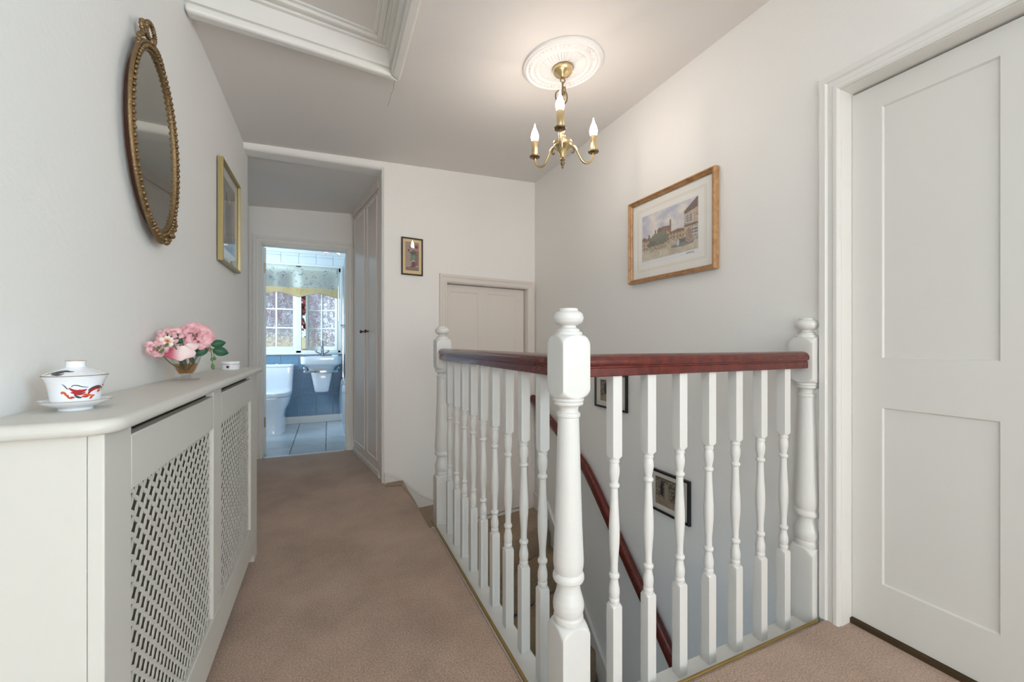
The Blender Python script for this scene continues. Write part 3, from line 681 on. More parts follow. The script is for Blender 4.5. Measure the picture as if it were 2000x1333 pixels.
# ------------------------------------------------------------------ pictures
def fbm(x, y, s=1.0, o=4, seed=0.0):
    v = 0; a = .5; f = s
    for _ in range(o): v += a * noise.noise(Vector((x * f, y * f, seed))); a *= .5; f *= 2.03
    return v
def mixc(a, b, t): t = max(0, min(1, t)); return tuple(a[i] + (b[i] - a[i]) * t for i in range(3))
def col(r, g, b): return lin((r / 255, g / 255, b / 255))
def village(u, v):
    n = fbm(u, v, 6, 5, 1); n2 = fbm(u, v, 26, 3, 4); n3 = fbm(u, v, 60, 2, 9)
    if v < .075 or u < .012 or u > .988 or v > .985:
        c = col(240, 240, 242)
        if .80 < u < .93 and .018 < v < .055 and abs(math.sin(u * 190) * .012 + .037 - v) < .006: c = col(90, 90, 95)
        return c
    sky = mixc(col(190, 192, 216), col(240, 232, 220), .5 + n * 1.6 + (v - .7) * -.4)
    c = sky
    gnd = mixc(col(222, 208, 178), col(178, 166, 142), .4 + n * 1.3 + n2 * .6)
    if v < .38 + (u - .5) * .10 + n * .03: c = gnd
    # row of cottages far left to middle
    for x0, x1, y0, y1, rf in ((.0, .10, .27, .48, .56), (.07, .22, .29, .46, .53), (.30, .55, .32, .56, .66), (.52, .80, .34, .47, .53)):
        if x0 < u < x1:
            mid = (x0 + x1) / 2
            if y0 < v < y1:
                c = mixc(col(206, 178, 132), col(150, 120, 90), .4 + n2 * 1.7)
                if (u * 60 % 3) < 1 and (v * 40 % 3) < 1.2: c = col(96, 78, 70)
            elif y1 <= v < rf - abs(u - mid) / (x1 - x0) * .06: c = mixc(col(170, 116, 74), col(112, 78, 62), .5 + n2 * 1.5)
    for cxm, h in ((.27, .64), (.34, .66), (.545, .75), (.15, .58)):
        if abs(u - cxm) < .012 and .5 < v < h: c = col(134, 96, 70)
    # big tree
    d = ((u - .33) / .17) ** 2 + ((v - .44) / .135) ** 2 + n2 * .9
    if d < 1: c = mixc(col(86, 94, 76), col(140, 142, 108), .5 + n3 * 2 + (v - .44) * 2)
    d = ((u - .2) / .08) ** 2 + ((v - .38) / .06) ** 2 + n2
    if d < 1: c = mixc(col(66, 72, 70), col(110, 112, 92), .5 + n3 * 2)
    # crowd and carts
    if .16 < u < .46 and .24 < v < .33: c = mixc(col(120, 92, 72), col(216, 190, 150), .5 + n3 * 3.2)
    # right-hand house
    if u > .775:
        if v < .80 + (u - .775) * .9 and v > .36 - (u - .775) * .15:
            c = mixc(col(214, 186, 146), col(160, 130, 104), .35 + n2 * 1.4)
            if v > .74 + (u - .775) * .3: c = mixc(col(140, 100, 78), col(86, 66, 60), .5 + n3 * 2)
            if .795 < u < .845 and .56 < v < .72: c = col(70, 76, 92) if (u * 200 % 4) > 1 and (v * 90 % 4) > 1 else col(220, 214, 206)
            if .865 < u < .905 and .58 < v < .74: c = col(70, 76, 92) if (u * 200 % 4) > 1 and (v * 90 % 4) > 1 else col(220, 214, 206)
            if .90 < u < .98 and .29 < v < .48: c = col(88, 92, 108) if (u * 130 % 4) > 1 and (v * 70 % 4) > 1 else col(214, 208, 200)
            if .51 < v < .545: c = col(112, 86, 74)
        elif v <= .36 and v > .24: c = mixc(gnd, col(120, 104, 92), .5 + n2)
    # cart with figures and its shadow
    if ((u - .74) / .19) ** 2 + ((v - .22) / .035) ** 2 < 1: c = mixc(c, col(104, 94, 98), .75)
    if .64 < u < .80 and .25 < v < .33: c = mixc(col(128, 118, 108), col(92, 82, 80), .5 + n3 * 2)
    if ((u - .67) / .025) ** 2 + ((v - .27) / .06) ** 2 < 1: c = col(196, 204, 220)
    if ((u - .85) / .05) ** 2 + ((v - .36) / .13) ** 2 + n3 < 1: c = mixc(col(206, 168, 146), col(122, 84, 74), .5 + n3 * 2.6)
    g_ = .3 * c[0] + .55 * c[1] + .15 * c[2]; c = mixc(c, (g_ * 1.05, g_, g_ * .97), .22); c = mixc(c, (.95, .93, .91), .10)
    return mixc(c, (c[0] * .7, c[1] * .7, c[2] * .7), n3 * .9)
def girl(u, v):
    n2 = fbm(u, v, 22, 3, 2); n3 = fbm(u, v, 55, 2, 5)
    c = mixc(col(150, 128, 118), col(186, 164, 150), .5 + n2 * 1.4 + (.5 - v) * .3)
    if v < .12 or u < .03 or u > .97 or v > .985: c = mixc(col(110, 88, 82), col(150, 130, 120), .5 + n2)
    def ell(x, y, a, b): return ((u - x) / a) ** 2 + ((v - y) / b) ** 2 + n2 * .5
    if ell(.58, .83, .30, .055) < 1: c = col(112, 88, 82)
    if ell(.80, .845, .14, .06) < 1: c = col(140, 62, 78)
    if ell(.60, .79, .15, .05) < 1: c = col(196, 160, 136)
    if .50 < v < .74 and abs(u - .62) < .14 + (.74 - v) * .45: c = mixc(col(120, 138, 122), col(84, 96, 90), .5 + n2 * 1.8)
    if .60 < v < .645 and abs(u - .55) < .24: c = col(96, 72, 74)
    if .36 < v < .54 and abs(u - .60) < .18 + (.54 - v) * .6: c = mixc(col(132, 158, 138), col(96, 118, 106), .5 + n2 * 1.8)
    if u > .74 and .32 < v < .7 and n3 > -.06: c = mixc(col(140, 92, 84), col(100, 108, 88), .5 + n2 * 2)
    if .30 < v < .37 and abs(u - .58) < .06: c = col(214, 186, 166)
    if ell(.60, .22, .16, .11) < 1: c = mixc(col(126, 78, 84), col(90, 60, 66), .5 + n3 * 2)
    if ell(.84, .26, .12, .08) < 1: c = col(150, 98, 84)
    if ell(.24, .71, .08, .05) < 1: c = col(112, 90, 92)
    if ell(.42, .14, .10, .02) < 1: c = col(110, 80, 82)
    return mixc(c, (c[0] * .75, c[1] * .75, c[2] * .75), n3 * 1.2)
def etching(seed):
    def f(u, v):
        n = fbm(u, v, 5, 4, seed); n2 = fbm(u, v, 20, 3, seed + 3); n3 = fbm(u, v, 50, 2, seed + 7)
        c = mixc(col(132, 116, 98), col(168, 150, 126), .5 + n * 1.2)
        if v > .28 + n * .06:
            c = mixc(col(60, 52, 50), col(156, 142, 122), .5 + n2 * 2.2 + n * .8)
            if abs(u - .42) < .07 and v < .82: c = mixc(col(176, 162, 140), col(128, 114, 98), .5 + n3)
            if abs(u - .25) < .05 and .36 < v < .78 + n2 * .1: c = col(48, 42, 44)
            if ((u - .25) / .05) ** 2 + ((v - .80) / .05) ** 2 < 1: c = col(66, 56, 54)
            if .72 < v < .79 and u > .5: c = col(92, 80, 72)
        if v > .94: c = col(104, 92, 80)
        return mixc(c, (c[0] * .5, c[1] * .5, c[2] * .5), n3 * 1.6)
    return f
def portrait(u, v):
    n = fbm(u, v, 5, 4, 12); n2 = fbm(u, v, 18, 3, 3)
    c = mixc(col(168, 166, 154), col(128, 126, 118), .5 + n * 1.4)
    if abs(u - .5 - n * .12) < .28 and v < .84: c = mixc(col(98, 98, 92), col(60, 62, 60), .45 + n2 * 2)
    if ((u - .5) / .16) ** 2 + ((v - .80) / .09) ** 2 < 1: c = col(150, 140, 122)
    if u > .62 and v > .25: c = mixc(c, col(146, 126, 96), .5)
    if v < .18: c = mixc(c, col(110, 108, 100), .6)
    return c
def print_mesh(x0, y0, x1, y1, z, fn, nx, ny):
    mb = MB().grid(nx, ny, lambda a, b: (lerp(x0, x1, a), lerp(y0, y1, b), z)); cc = []
    for b in range(ny + 1):
        for a in range(nx + 1): cc.append(fn(a / nx, b / ny))
    mb.col = [tuple(max(0, min(1, q)) for q in c) for c in cc]; return mb
def rect_ring(mb, rects):
    """rects: (inset, z) rings from outside to inside"""
    return mb
def frame_pic(name, mtx, w, h, label, prof, fm, mounts, art, fn, nx, ny, back=True, cat='picture'):
    """centred picture: prof = [(inset, z)...] frame section, mounts = [(inset, material, z)], art = insets l,b,r,t"""
    t_ = thing(name, label, cat, mtx=mtx); hw, hh = w / 2, h / 2
    rr = [[(-hw + a, -hh + a, z), (hw - a, -hh + a, z), (hw - a, hh - a, z), (-hw + a, hh - a, z)] for a, z in prof]
    obj('frame', MB().rings(rr, True, False, False), fm, t_)
    ins = prof[-1][0]
    obj('backing', MB().box(-hw + .004, -hh + .004, .001, hw - .004, hh - .004, .004), M['darkwood'], t_)
    for (a, m_, z) in mounts:
        obj('mount', MB().box(-hw + a, -hh + a, .004, hw - a, hh - a, z), m_, t_)
    l, b, r, tt = art
    obj('print', print_mesh(-hw + l, -hh + b, hw - r, hh - tt, mounts[-1][2] + .0006, fn, nx, ny), M['print'], t_)
    obj('glazing', MB().grid(1, 1, lambda a, b: (lerp(-hw + ins - .002, hw - ins + .002, a), lerp(-hh + ins - .002, hh - ins + .002, b), prof[-1][1] + .0005)), M['glass'], t_)
    return t_
def on_right(y, z): return frame_m((XR - .003, y, z), (0, -1, 0), (0, 0, 1), (-1, 0, 0))
GP = [(0, .0), (0, .020), (.003, .028), (.008, .030), (.012, .026), (.0145, .021), (.017, .023), (.021, .020), (.025, .013), (.025, .010)]
gp = frame_pic('framed_print', on_right(1.638, 1.582), .600, .476, 'large gold framed village watercolour print on the right wall', GP, M['goldwood'],
               [(.020, M['cream_mat'], .0065)], (.096, .096, .106, .098), village, 210, 140)
for a in (.062, .070):     # ruled lines on the mount
    rr = [[(-.300 + a + e, -.238 + a + e, .0068), (.300 - a - e, -.238 + a + e, .0068), (.300 - a - e, .238 - a - e, .0068), (-.300 + a + e, .238 - a - e, .0068)] for e in (0, .0012)]
    obj('ruled_line', MB().rings(rr, True, False, False), mat('mount_line', rgb(206, 196, 172), .8), gp)
BP = [(0, 0), (0, .014), (.003, .017), (.010, .017), (.013, .012), (.013, .010)]
frame_pic('framed_print', on_right(2.128, .690), .322, .228, 'upper black framed engraving in the stairwell under the right handrail', BP, M['black'], [(.010, M['white_mat'], .0065)], (.055, .045, .055, .045), etching(21), 60, 44)
frame_pic('framed_print', on_right(1.635, .196), .276, .224, 'lower black framed engraving in the stairwell behind the balusters', BP, M['black'], [(.010, M['white_mat'], .0065)], (.040, .040, .050, .036), etching(5), 80, 60)
frame_pic('framed_print', BACK @ Matrix.Translation((.201, 1.634, .003)), .160, .274, 'small dark framed print of a figure on the off-white end wall',
          [(0, 0), (0, .011), (.003, .013), (.008, .013), (.010, .009), (.010, .008)], M['darkwood'], [(.008, M['gold_mat'], .005)], (.030, .034, .030, .032), girl, 60, 104)
lp = frame_m((XL + .004, 2.475, 1.622), (0, 1, 0), (0, 0, 1), (1, 0, 0))
frame_pic('framed_print', lp, .415, .480, 'slim gold framed picture on the left wall beyond the mirror', [(0, 0), (0, .020), (.002, .022), (.010, .022), (.012, .012), (.012, .010)],
          mat('slim_gold', rgb(168, 154, 108), .4, .6), [(.010, M['white_mat'], .006)], (.07, .075, .07, .06), portrait, 60, 70)

# ------------------------------------------------------------------ oval mirror
mm_ = frame_m((XL + .002, 1.478, 1.565), (0, 1, 0), (0, 0, 1), (1, 0, 0)) @ Matrix.Rotation(R(9), 4, 'Z')
mr = thing('oval_mirror', 'tall oval wall mirror with a beaded antique gilt frame and ribbon bow', 'mirror', mtx=mm_)
MA, MBb = .1765, .2645
def ellrings(tab, n=96): return [[((MA - i * .88) * math.cos(2 * PI * k / n), (MBb - i * .88) * math.sin(2 * PI * k / n), z) for k in range(n)] for i, z in tab]
obj('backing', MB().rings(ellrings([(.036, .0), (.033, .003), (.022, .012), (.010, .014)])), M['backwood'], mr, smooth=40)
obj('frame', MB().rings(ellrings([(.012, .014), (.003, .017), (.0, .020), (.001, .024), (.005, .026), (.010, .0245), (.014, .023), (.022, .023), (.026, .0255), (.030, .0245), (.0325, .021), (.0335, .017)]), True, False, False), M['gilt'], mr, smooth=40)
obj('mirror_glass', MB().rings(ellrings([(.032, .0185), (.0325, .0192)])), M['mirror'], mr)
bead = MB(); NBD = 86
for k in range(NBD):
    a = 2 * PI * k / NBD
    bead.sphere(((MA - .0145) * math.cos(a), (MBb - .0145) * math.sin(a), .0250), .0062, n=8, m=5)
obj('beading', bead, M['gilt'], mr, smooth=60, kind='stuff')
bow = MB()
def bowtube(pts, r, tw=0):
    pp = spline([(x * 1.12, MBb + y * 1.05, .02) for x, y in pts], 10)
    bow.tube(pp, [r * .78 * (1 + .22 * math.sin(i * 1.35)) for i in range(len(pp))], 8)
bowtube([(.004 + .026 * math.sin(a), .026 - .023 * math.cos(a)) for a in [2 * PI * k / 12 for k in range(13)]], .0068)
bowtube([(-.004, .006), (-.030, .012), (-.044, .031), (-.052, .018), (-.048, .0), (-.066, -.012), (-.078, -.034), (-.084, -.052)], .0068)
bowtube([(.006, .002), (.034, .001), (.054, -.004), (.074, -.020), (.080, -.044), (.068, -.036), (.056, -.014)], .0064)
bowtube([(.074, -.020), (.088, -.048), (.094, -.070), (.098, -.088)], .0058)
bow.sphere((0, MBb + .002, .024), .012, .012, .008, 12, 6)
obj('ribbon_bow', bow, M['gilt'], mr, smooth=60)
orn = MB(); rnd = random.Random(3)
for k in range(34):
    a = -PI / 2 + (k - 16.5) / 16.5 * .62; rad = rnd.uniform(-.016, .010) * (1 - abs(k - 16.5) / 26)
    orn.sphere(((MA + rad) * math.cos(a), (MBb + rad) * math.sin(a), .022 + rnd.uniform(0, .008)), rnd.uniform(.004, .0085), n=8, m=5)
for sgn in (-1, 1):
    orn.tube(spline([((MA) * math.cos(-PI / 2 + sgn * q) * 1.0, (MBb + d_) * math.sin(-PI / 2 + sgn * q), .024) for q, d_ in ((.08, .010), (.22, .012), (.42, .004), (.60, .006), (.70, -.006))], 6), .0055, 8)
obj('floral_ornament', orn, M['gilt'], mr, smooth=60)

# ------------------------------------------------------------------ ceiling rose and chandelier
RX, RY = 1.035, 1.712
rz_ = zc(RX)
def rose_h(r, a):
    h = interp([(0, .022), (.040, .022), (.043, .012), (.05, .012), (.052, .016), (.115, .012), (.122, .018), (.128, .020), (.140, .014), (.143, .012), (.168, .012), (.171, .016), (.176, .019), (.182, .018), (.187, .012), (.192, .010), (.194, 0)], r)
    if .052 < r < .116: h += .012 * abs(math.sin(a * 20)) * math.sin((r - .052) / .064 * PI) ** .6
    if .143 < r < .168: h += .009 * abs(math.sin(a * 24 + (r - .155) * 40)) * math.sin((r - .143) / .025 * PI)
    return h
rs = [0.002, .038, .041, .044, .050, .053] + [.053 + .0063 * k for k in range(1, 11)] + [.119, .122, .125, .128, .134, .140, .1435] + [.1435 + .004 * k for k in range(1, 7)] + [.170, .172, .175, .178, .181, .184, .1865, .188, .192, .194]
NR = 240
mb = MB().rings([[(r * math.cos(2 * PI * k / NR), r * math.sin(2 * PI * k / NR), -rose_h(r, 2 * PI * k / NR)) for k in range(NR)] for r in rs], True, True, False)
cr_ = obj('ceiling_rose', mb, M['plaster'], smooth=50, label='round white plaster ceiling rose with fluted centre above the chandelier', cat='ceiling rose')
cr_.location = (RX, RY, rz_ - .0005); cr_.rotation_euler = (0, -math.atan(.09), 0)
ch = thing('chandelier', 'brass three arm chandelier with lit candle bulbs', 'chandelier', (RX, RY, 1.843))
z0 = 1.843
def Z(z): return z - z0
obj('canopy', MB().lathe([(.010, Z(2.285)), (.013, Z(2.291)), (.020, Z(2.294)), (.022, Z(2.297)), (.034, Z(2.302)), (.041, Z(2.311)), (.0435, Z(2.322)), (.0435, Z(2.330)), (.042, Z(2.338)), (.038, Z(2.340)), (.038, Z(2.328 + .020))], 36).xf(Matrix.Diagonal((1.13, 1.13, 1, 1))), M['brass'], ch, smooth=40)
lk = MB()
lk.tube([(.012 * math.cos(a), 0, Z(2.273) + .012 * math.sin(a)) for a in [2 * PI * k / 16 for k in range(17)]], .0028, 8)
lk.tube([(0, .0, Z(2.265)), (0, 0, Z(2.20))], .0045, 8)
obj('chain_link', lk, M['dbrass'], ch, smooth=50)
cg = MB()
for k in range(3):
    a = R(20 + 120 * k); pts = [(.006, 2.206), (.017, 2.226), (.030, 2.221), (.035, 2.204), (.030, 2.184), (.018, 2.168), (.008, 2.160)]
    cg.tube(spline([(r * math.cos(a), r * math.sin(a), Z(z)) for r, z in pts], 6), .0034, 8)
cg.sphere((0, 0, Z(2.165)), .010, n=12, m=6)
obj('scroll_cage', cg, M['dbrass'], ch, smooth=60)
obj('column', MB().lathe([(.007, Z(2.165)), (.0085, Z(2.155)), (.0085, Z(2.04)), (.011, Z(2.035)), (.011, Z(2.028)), (.008, Z(2.022)), (.008, Z(2.012)), (.014, Z(2.004)), (.014, Z(1.998)), (.009, Z(1.992)), (.010, Z(1.976))], 24), M['brass'], ch, smooth=40)
obj('hub', MB().lathe([(.010, Z(1.978)), (.034, Z(1.977)), (.038, Z(1.972)), (.0385, Z(1.962)), (.036, Z(1.957)), (.037, Z(1.951)), (.030, Z(1.942)), (.021, Z(1.932)), (.013, Z(1.914)), (.009, Z(1.903)), (.007, Z(1.898))], 36).xf(Matrix.Diagonal((1.2, 1.2, 1, 1))), M['brass'], ch, smooth=40)
obj('finial', MB().lathe([(.006, Z(1.899)), (.010, Z(1.893)), (.012, Z(1.886)), (.008, Z(1.879)), (.011, Z(1.873)), (.010, Z(1.866)), (.005, Z(1.859)), (.006, Z(1.854)), (.004, Z(1.848)), (.001, Z(1.843))], 20), M['dbrass'], ch, smooth=40)
arm0 = None
ARM = [(.030, 1.962), (.046, 1.964), (.060, 1.962), (.075, 1.948), (.090, 1.922), (.106, 1.900), (.124, 1.890), (.144, 1.894), (.160, 1.910), (.168, 1.930), (.170, 1.949)]
for k in range(3):
    a = R(-125 + 120 * k); ca, sa = math.cos(a), math.sin(a)
    if arm0 is None:
        am = obj('arm', MB().tube(spline([(r, 0, Z(z)) for r, z in ARM], 5), .0060, 10), M['brass'], ch, smooth=50)
        cu = obj('curl', MB().tube(spline([(r, 0, Z(z)) for r, z in ((.050, 1.963), (.060, 1.950), (.062, 1.938), (.054, 1.930), (.047, 1.936))], 5), .0032, 8), M['dbrass'], am, smooth=50)
        pan = obj('drip_pan', MB().lathe([(.007, Z(1.936)), (.0075, Z(1.946)), (.012, Z(1.948)), (.026, Z(1.950)), (.027, Z(1.953)), (.0265, Z(1.9555)), (.012, Z(1.954))], 28, (.17, 0, 0)), M['dbrass'], am, smooth=40)
        slv = obj('candle_sleeve', MB().lathe([(.0145, Z(1.954)), (.0155, Z(1.956)), (.0155, Z(2.030)), (.0140, Z(2.033))], 24, (.17, 0, 0)), M['brass'], am, smooth=40)
        blb = obj('bulb', MB().lathe([(.013, Z(2.031)), (.0165, Z(2.038)), (.0195, Z(2.050)), (.0185, Z(2.064)), (.014, Z(2.080)), (.008, Z(2.094)), (.004, Z(2.106)), (.0022, Z(2.117)), (.0006, Z(2.121))], 24, (.17, 0, 0)), M['bulb'], am, smooth=60, label='lit flame shaped candle bulb')
        arm0 = am
    else: am = copy_tree(arm0, ch)
    am.rotation_euler = (0, 0, a)

# ------------------------------------------------------------------ things on the radiator cover
TZ = CZ + .0002
def gold_ring(mb_r, z, n=48): return MB().tube([(mb_r * math.cos(2 * PI * k / n), mb_r * math.sin(2 * PI * k / n), z) for k in range(n + 1)], .00038, 6, False)
CUP = (-.398, .952)
sc_ = thing('saucer', 'white porcelain saucer under the lidded dragon cup', 'saucer', (CUP[0], CUP[1], TZ))
obj('dish', MB().lathe([(.022, 0), (.0225, .0035), (.026, .0055), (.035, .0085), (.0445, .0145), (.0465, .0170), (.0455, .0175), (.035, .0110), (.024, .0080), (.0, .0080)], 56), M['porcelain'], sc_, smooth=50)
obj('gilt_rim', gold_ring(.0463, .0173), M['goldline'], sc_)
cp = thing('lidded_cup', 'white porcelain lidded cup painted with a red dragon', 'cup', (CUP[0], CUP[1], TZ + .0082))
BOWL = [(.018, 0), (.0245, .001), (.0295, .004), (.0312, .010), (.0322, .020), (.0335, .030), (.0358, .040), (.0395, .048), (.0412, .0505)]
obj('bowl', MB().lathe(BOWL + [(.0402, .0507), (.034, .040), (.031, .012), (.020, .004), (.0, .004)], 64), M['porcelain'], cp, smooth=50)
ld = obj('lid', MB().lathe([(.0, .0515), (.0398, .0515), (.0402, .0525), (.036, .0545), (.026, .0595), (.0165, .0635), (.0128, .0655), (.0122, .0685), (.0124, .0735), (.0130, .0752), (.0118, .0752), (.0105, .0690), (.0, .0680)], 56), M['porcelain'], cp, smooth=40)
obj('gilt_rim', gold_ring(.0412, .0509), M['goldline'], cp)
obj('gilt_rim', gold_ring(.0127, .0754), M['goldline'], ld)
BR = sorted((z, r) for r, z in BOWL)
LR = [(.0525, .0402), (.0545, .036), (.0595, .026), (.0635, .0165)]
FA = math.atan2(0 - CUP[1], 0 - CUP[0])
def ribbon(mb, pts, w, tab, lift=.0004, per=8):
    """painted stroke wrapped on a surface of revolution; pts = (angle from facing, height)"""
    P = spline([(a, z, 0) for a, z in pts], per); n = len(P)
    i = len(mb.v)
    for k, p in enumerate(P):
        d = (P[min(k + 1, n - 1)] - P[max(k - 1, 0)]); d = Vector((d.x * .034, d.y, 0)).normalized()
        ww = 1.2 * (w[0] + (w[1] - w[0]) * math.sin(k / (n - 1) * PI)) if isinstance(w, tuple) else w
        for s in (-1, 1):
            a = p.x + s * (-d.y) * ww / .034; z = p.y + s * d.x * ww
            r = interp(tab, z) + lift; mb.v.append((r * math.cos(FA + a), r * math.sin(FA + a), z))
    for k in range(n - 1): mb.f.append((i + 2 * k, i + 2 * k + 1, i + 2 * k + 3, i + 2 * k + 2))
def dpt(x, y):     # picture of the dragon -> (angle, height) on the bowl
    s = max(-.98, min(.98, (x - 930) / 540)); yy = y + (x - 930) * .045
    return (math.asin(s), .004 + (930 - yy) / 520 * .0465)
def strokes(lst, tab): 
    mb = MB()
    for pts, w in lst: ribbon(mb, [dpt(*p) for p in pts], w, tab)
    return mb
obj('painted_dragon', strokes([
    ([(805, 625), (860, 665), (930, 690), (1020, 690), (1090, 675), (1135, 650)], (.0005, .0022)),
    ([(830, 715), (890, 720), (960, 740), (1040, 735), (1120, 705)], (.0005, .0018)),
    ([(900, 690), (930, 715), (990, 745), (1050, 750)], (.0006, .0016)),
    ([(1170, 745), (1190, 710), (1230, 670), (1290, 645), (1350, 635), (1400, 650)], (.0008, .0020)),
    ([(1000, 655), (1010, 685), (1000, 700)], (.0003, .0012)), ([(750, 770), (800, 815), (860, 815), (900, 800)], (.0004, .0010)),
    ([(1040, 780), (1090, 795), (1150, 790), (1190, 775)], (.0004, .0012))], BR), M['red'], cp)
obj('painted_dragon', strokes([
    ([(650, 725), (680, 710), (720, 725), (750, 765), (800, 800)], (.0006, .0014)), ([(665, 720), (690, 730)], (.001, .0020)),
    ([(800, 815), (860, 800), (910, 815)], (.0005, .0012)), ([(1060, 760), (1110, 755), (1160, 765), (1230, 760)], (.0006, .0016)),
    ([(1200, 835), (1230, 815), (1250, 785), (1300, 770)], (.0008, .0018)), ([(1340, 700), (1370, 690), (1400, 690)], (.0008, .0020)),
    ([(1420, 590), (1440, 580), (1460, 600)], (.0004, .0012)), ([(760, 770), (800, 765)], (.0004, .0010))], BR), M['orange'], cp)
obj('painted_dragon', strokes([
    ([(695, 560), (730, 590), (765, 635), (800, 655)], (.0003, .0006)), ([(850, 610), (880, 580), (960, 580), (1050, 605), (1160, 615)], (.0003, .0006)),
    ([(1160, 680), (1200, 650), (1260, 620), (1330, 600), (1390, 610), (1430, 645), (1420, 690)], (.0005, .0012)),
    ([(900, 750), (940, 785), (990, 805), (1050, 810)], (.0006, .0015))], BR), M['dgreen'], cp)
def lpt(x, y):
    s = (x - 930) / 620; zt = .0525 + (400 - y + (930 - x) * .03) / 130 * .0075; return (s * 1.35, max(.0528, min(.0625, zt)))
lm = MB()
for pts, w in (([(380, 395), (450, 355), (540, 320), (640, 300), (740, 290), (820, 300), (900, 300)], (.0003, .0012)), ([(500, 345), (580, 365), (640, 380), (700, 385), (750, 350)], (.0004, .0012)), ([(560, 325), (620, 345), (680, 330), (730, 310)], (.0004, .0011)), ([(540, 375), (600, 385)], (.0003, .0008))):
    ribbon(lm, [lpt(*p) for p in pts], w, LR, .0005)
obj('painted_wing', lm, M['ink'], ld)

# trinket box
tb_ = thing('trinket_box', 'small round white porcelain box with a plum flower beyond the roses', 'box', (-.385, 2.10, TZ))
obj('base', MB().lathe([(.033, 0), (.034, .001), (.034, .022), (.033, .0225), (0, .0225)], 44), M['porcelain'], tb_, smooth=40)
tl = obj('lid', MB().lathe([(0, .0228), (.0345, .0228), (.035, .024), (.035, .033), (.0335, .0355), (.0, .0368)], 44), M['porcelain'], tb_, smooth=40)
obj('gilt_rim', gold_ring(.0349, .0236), M['goldline'], tb_)
FA = math.atan2(-2.10, .385)
fm_ = MB(); TT = [(0, .0342), (.04, .0342)]
for k in range(5):
    a = 2 * PI * k / 5; ribbon(fm_, [(-.30 + .0 * k, .0125), (-.30 + .09 * math.cos(a), .0125 + .0032 * math.sin(a)), (-.30 + .17 * math.cos(a), .0125 + .0058 * math.sin(a))], (.0004, .0022), TT, .0003, 4)
ribbon(fm_, [(-.2, .013), (-.05, .017), (.05, .0165)], .0004, TT, .0003, 4)
obj('painted_flower', fm_, M['plum'], tb_)

# glass vase with amber water
VX, VY = -.405, 1.575
vs = thing('glass_vase', 'small footed glass vase holding amber water and pink roses', 'vase', (VX, VY, TZ))
obj('glass_body', MB().lathe([(.0, .0), (.030, .0), (.0315, .0015), (.030, .003), (.012, .0065), (.0125, .009), (.0095, .0115), (.0115, .0145), (.0165, .0175), (.021, .026), (.0275, .044), (.033, .062), (.0362, .078), (.0355, .0785), (.0345, .078), (.0315, .062), (.0262, .045), (.0198, .027), (.0150, .0195), (.0, .0185)], 44).xf(Matrix.Diagonal((1.12, 1.12, 1.04, 1))), M['vglass'], vs, smooth=50)
obj('amber_water', MB().lathe([(.0, .0190), (.0148, .0198), (.0196, .0272), (.0260, .0450), (.0272, .0480), (.0, .0480)], 36).xf(Matrix.Diagonal((1.12, 1.12, 1.04, 1))), M['amber'], vs, smooth=40)

# flowers -----------------------------------------------------------
PCOL = (col(204, 92, 120), col(241, 194, 199), col(252, 238, 230))
def petal_mb(w, h, cup, curl, nu=10, nv=12, tip=.0, edge=None, shape=1.0):
    """petal rising along +z from the origin, opening towards +y"""
    mb = MB(); cc = []
    for b in range(nv + 1):
        v = b / nv; ww = w * ((.30 + .70 * math.sin(min(1, v / .58) * PI / 2) ** 1.1) if v < .58 else math.sqrt(max(0.004, 1 - ((v - .58) / .44) ** 2.4)))
        for a in range(nu + 1):
            u = a / nu * 2 - 1
            x = u * ww / 2; z = h * (v - .06 * u * u * v); y = cup * (1 - u * u) * math.sin(v * PI * .6) * -1 + curl * v ** 3 + .10 * w * (abs(u) ** 3) * v ** 4
            y += .02 * w * math.sin(u * 5 + v * 4)
            mb.v.append((x, y, z))
            e = max(abs(u) ** 3 * .8, (v - .72) / .28 if v > .72 else 0) * (1 if edge is None else edge); e += .15 * fbm(u, v, 3, 2, w * 900)
            cc.append(mixc(mixc(PCOL[2], PCOL[1], .35 + .5 * v), PCOL[0], max(0, e) * .55))
    for b in range(nv):
        for a in range(nu): mb.f.append((b * (nu + 1) + a, b * (nu + 1) + a + 1, (b + 1) * (nu + 1) + a + 1, (b + 1) * (nu + 1) + a))
    mb.col = cc; return mb
def aim(d):
    return Vector(d).to_track_quat('Z', 'Y').to_matrix().to_4x4()
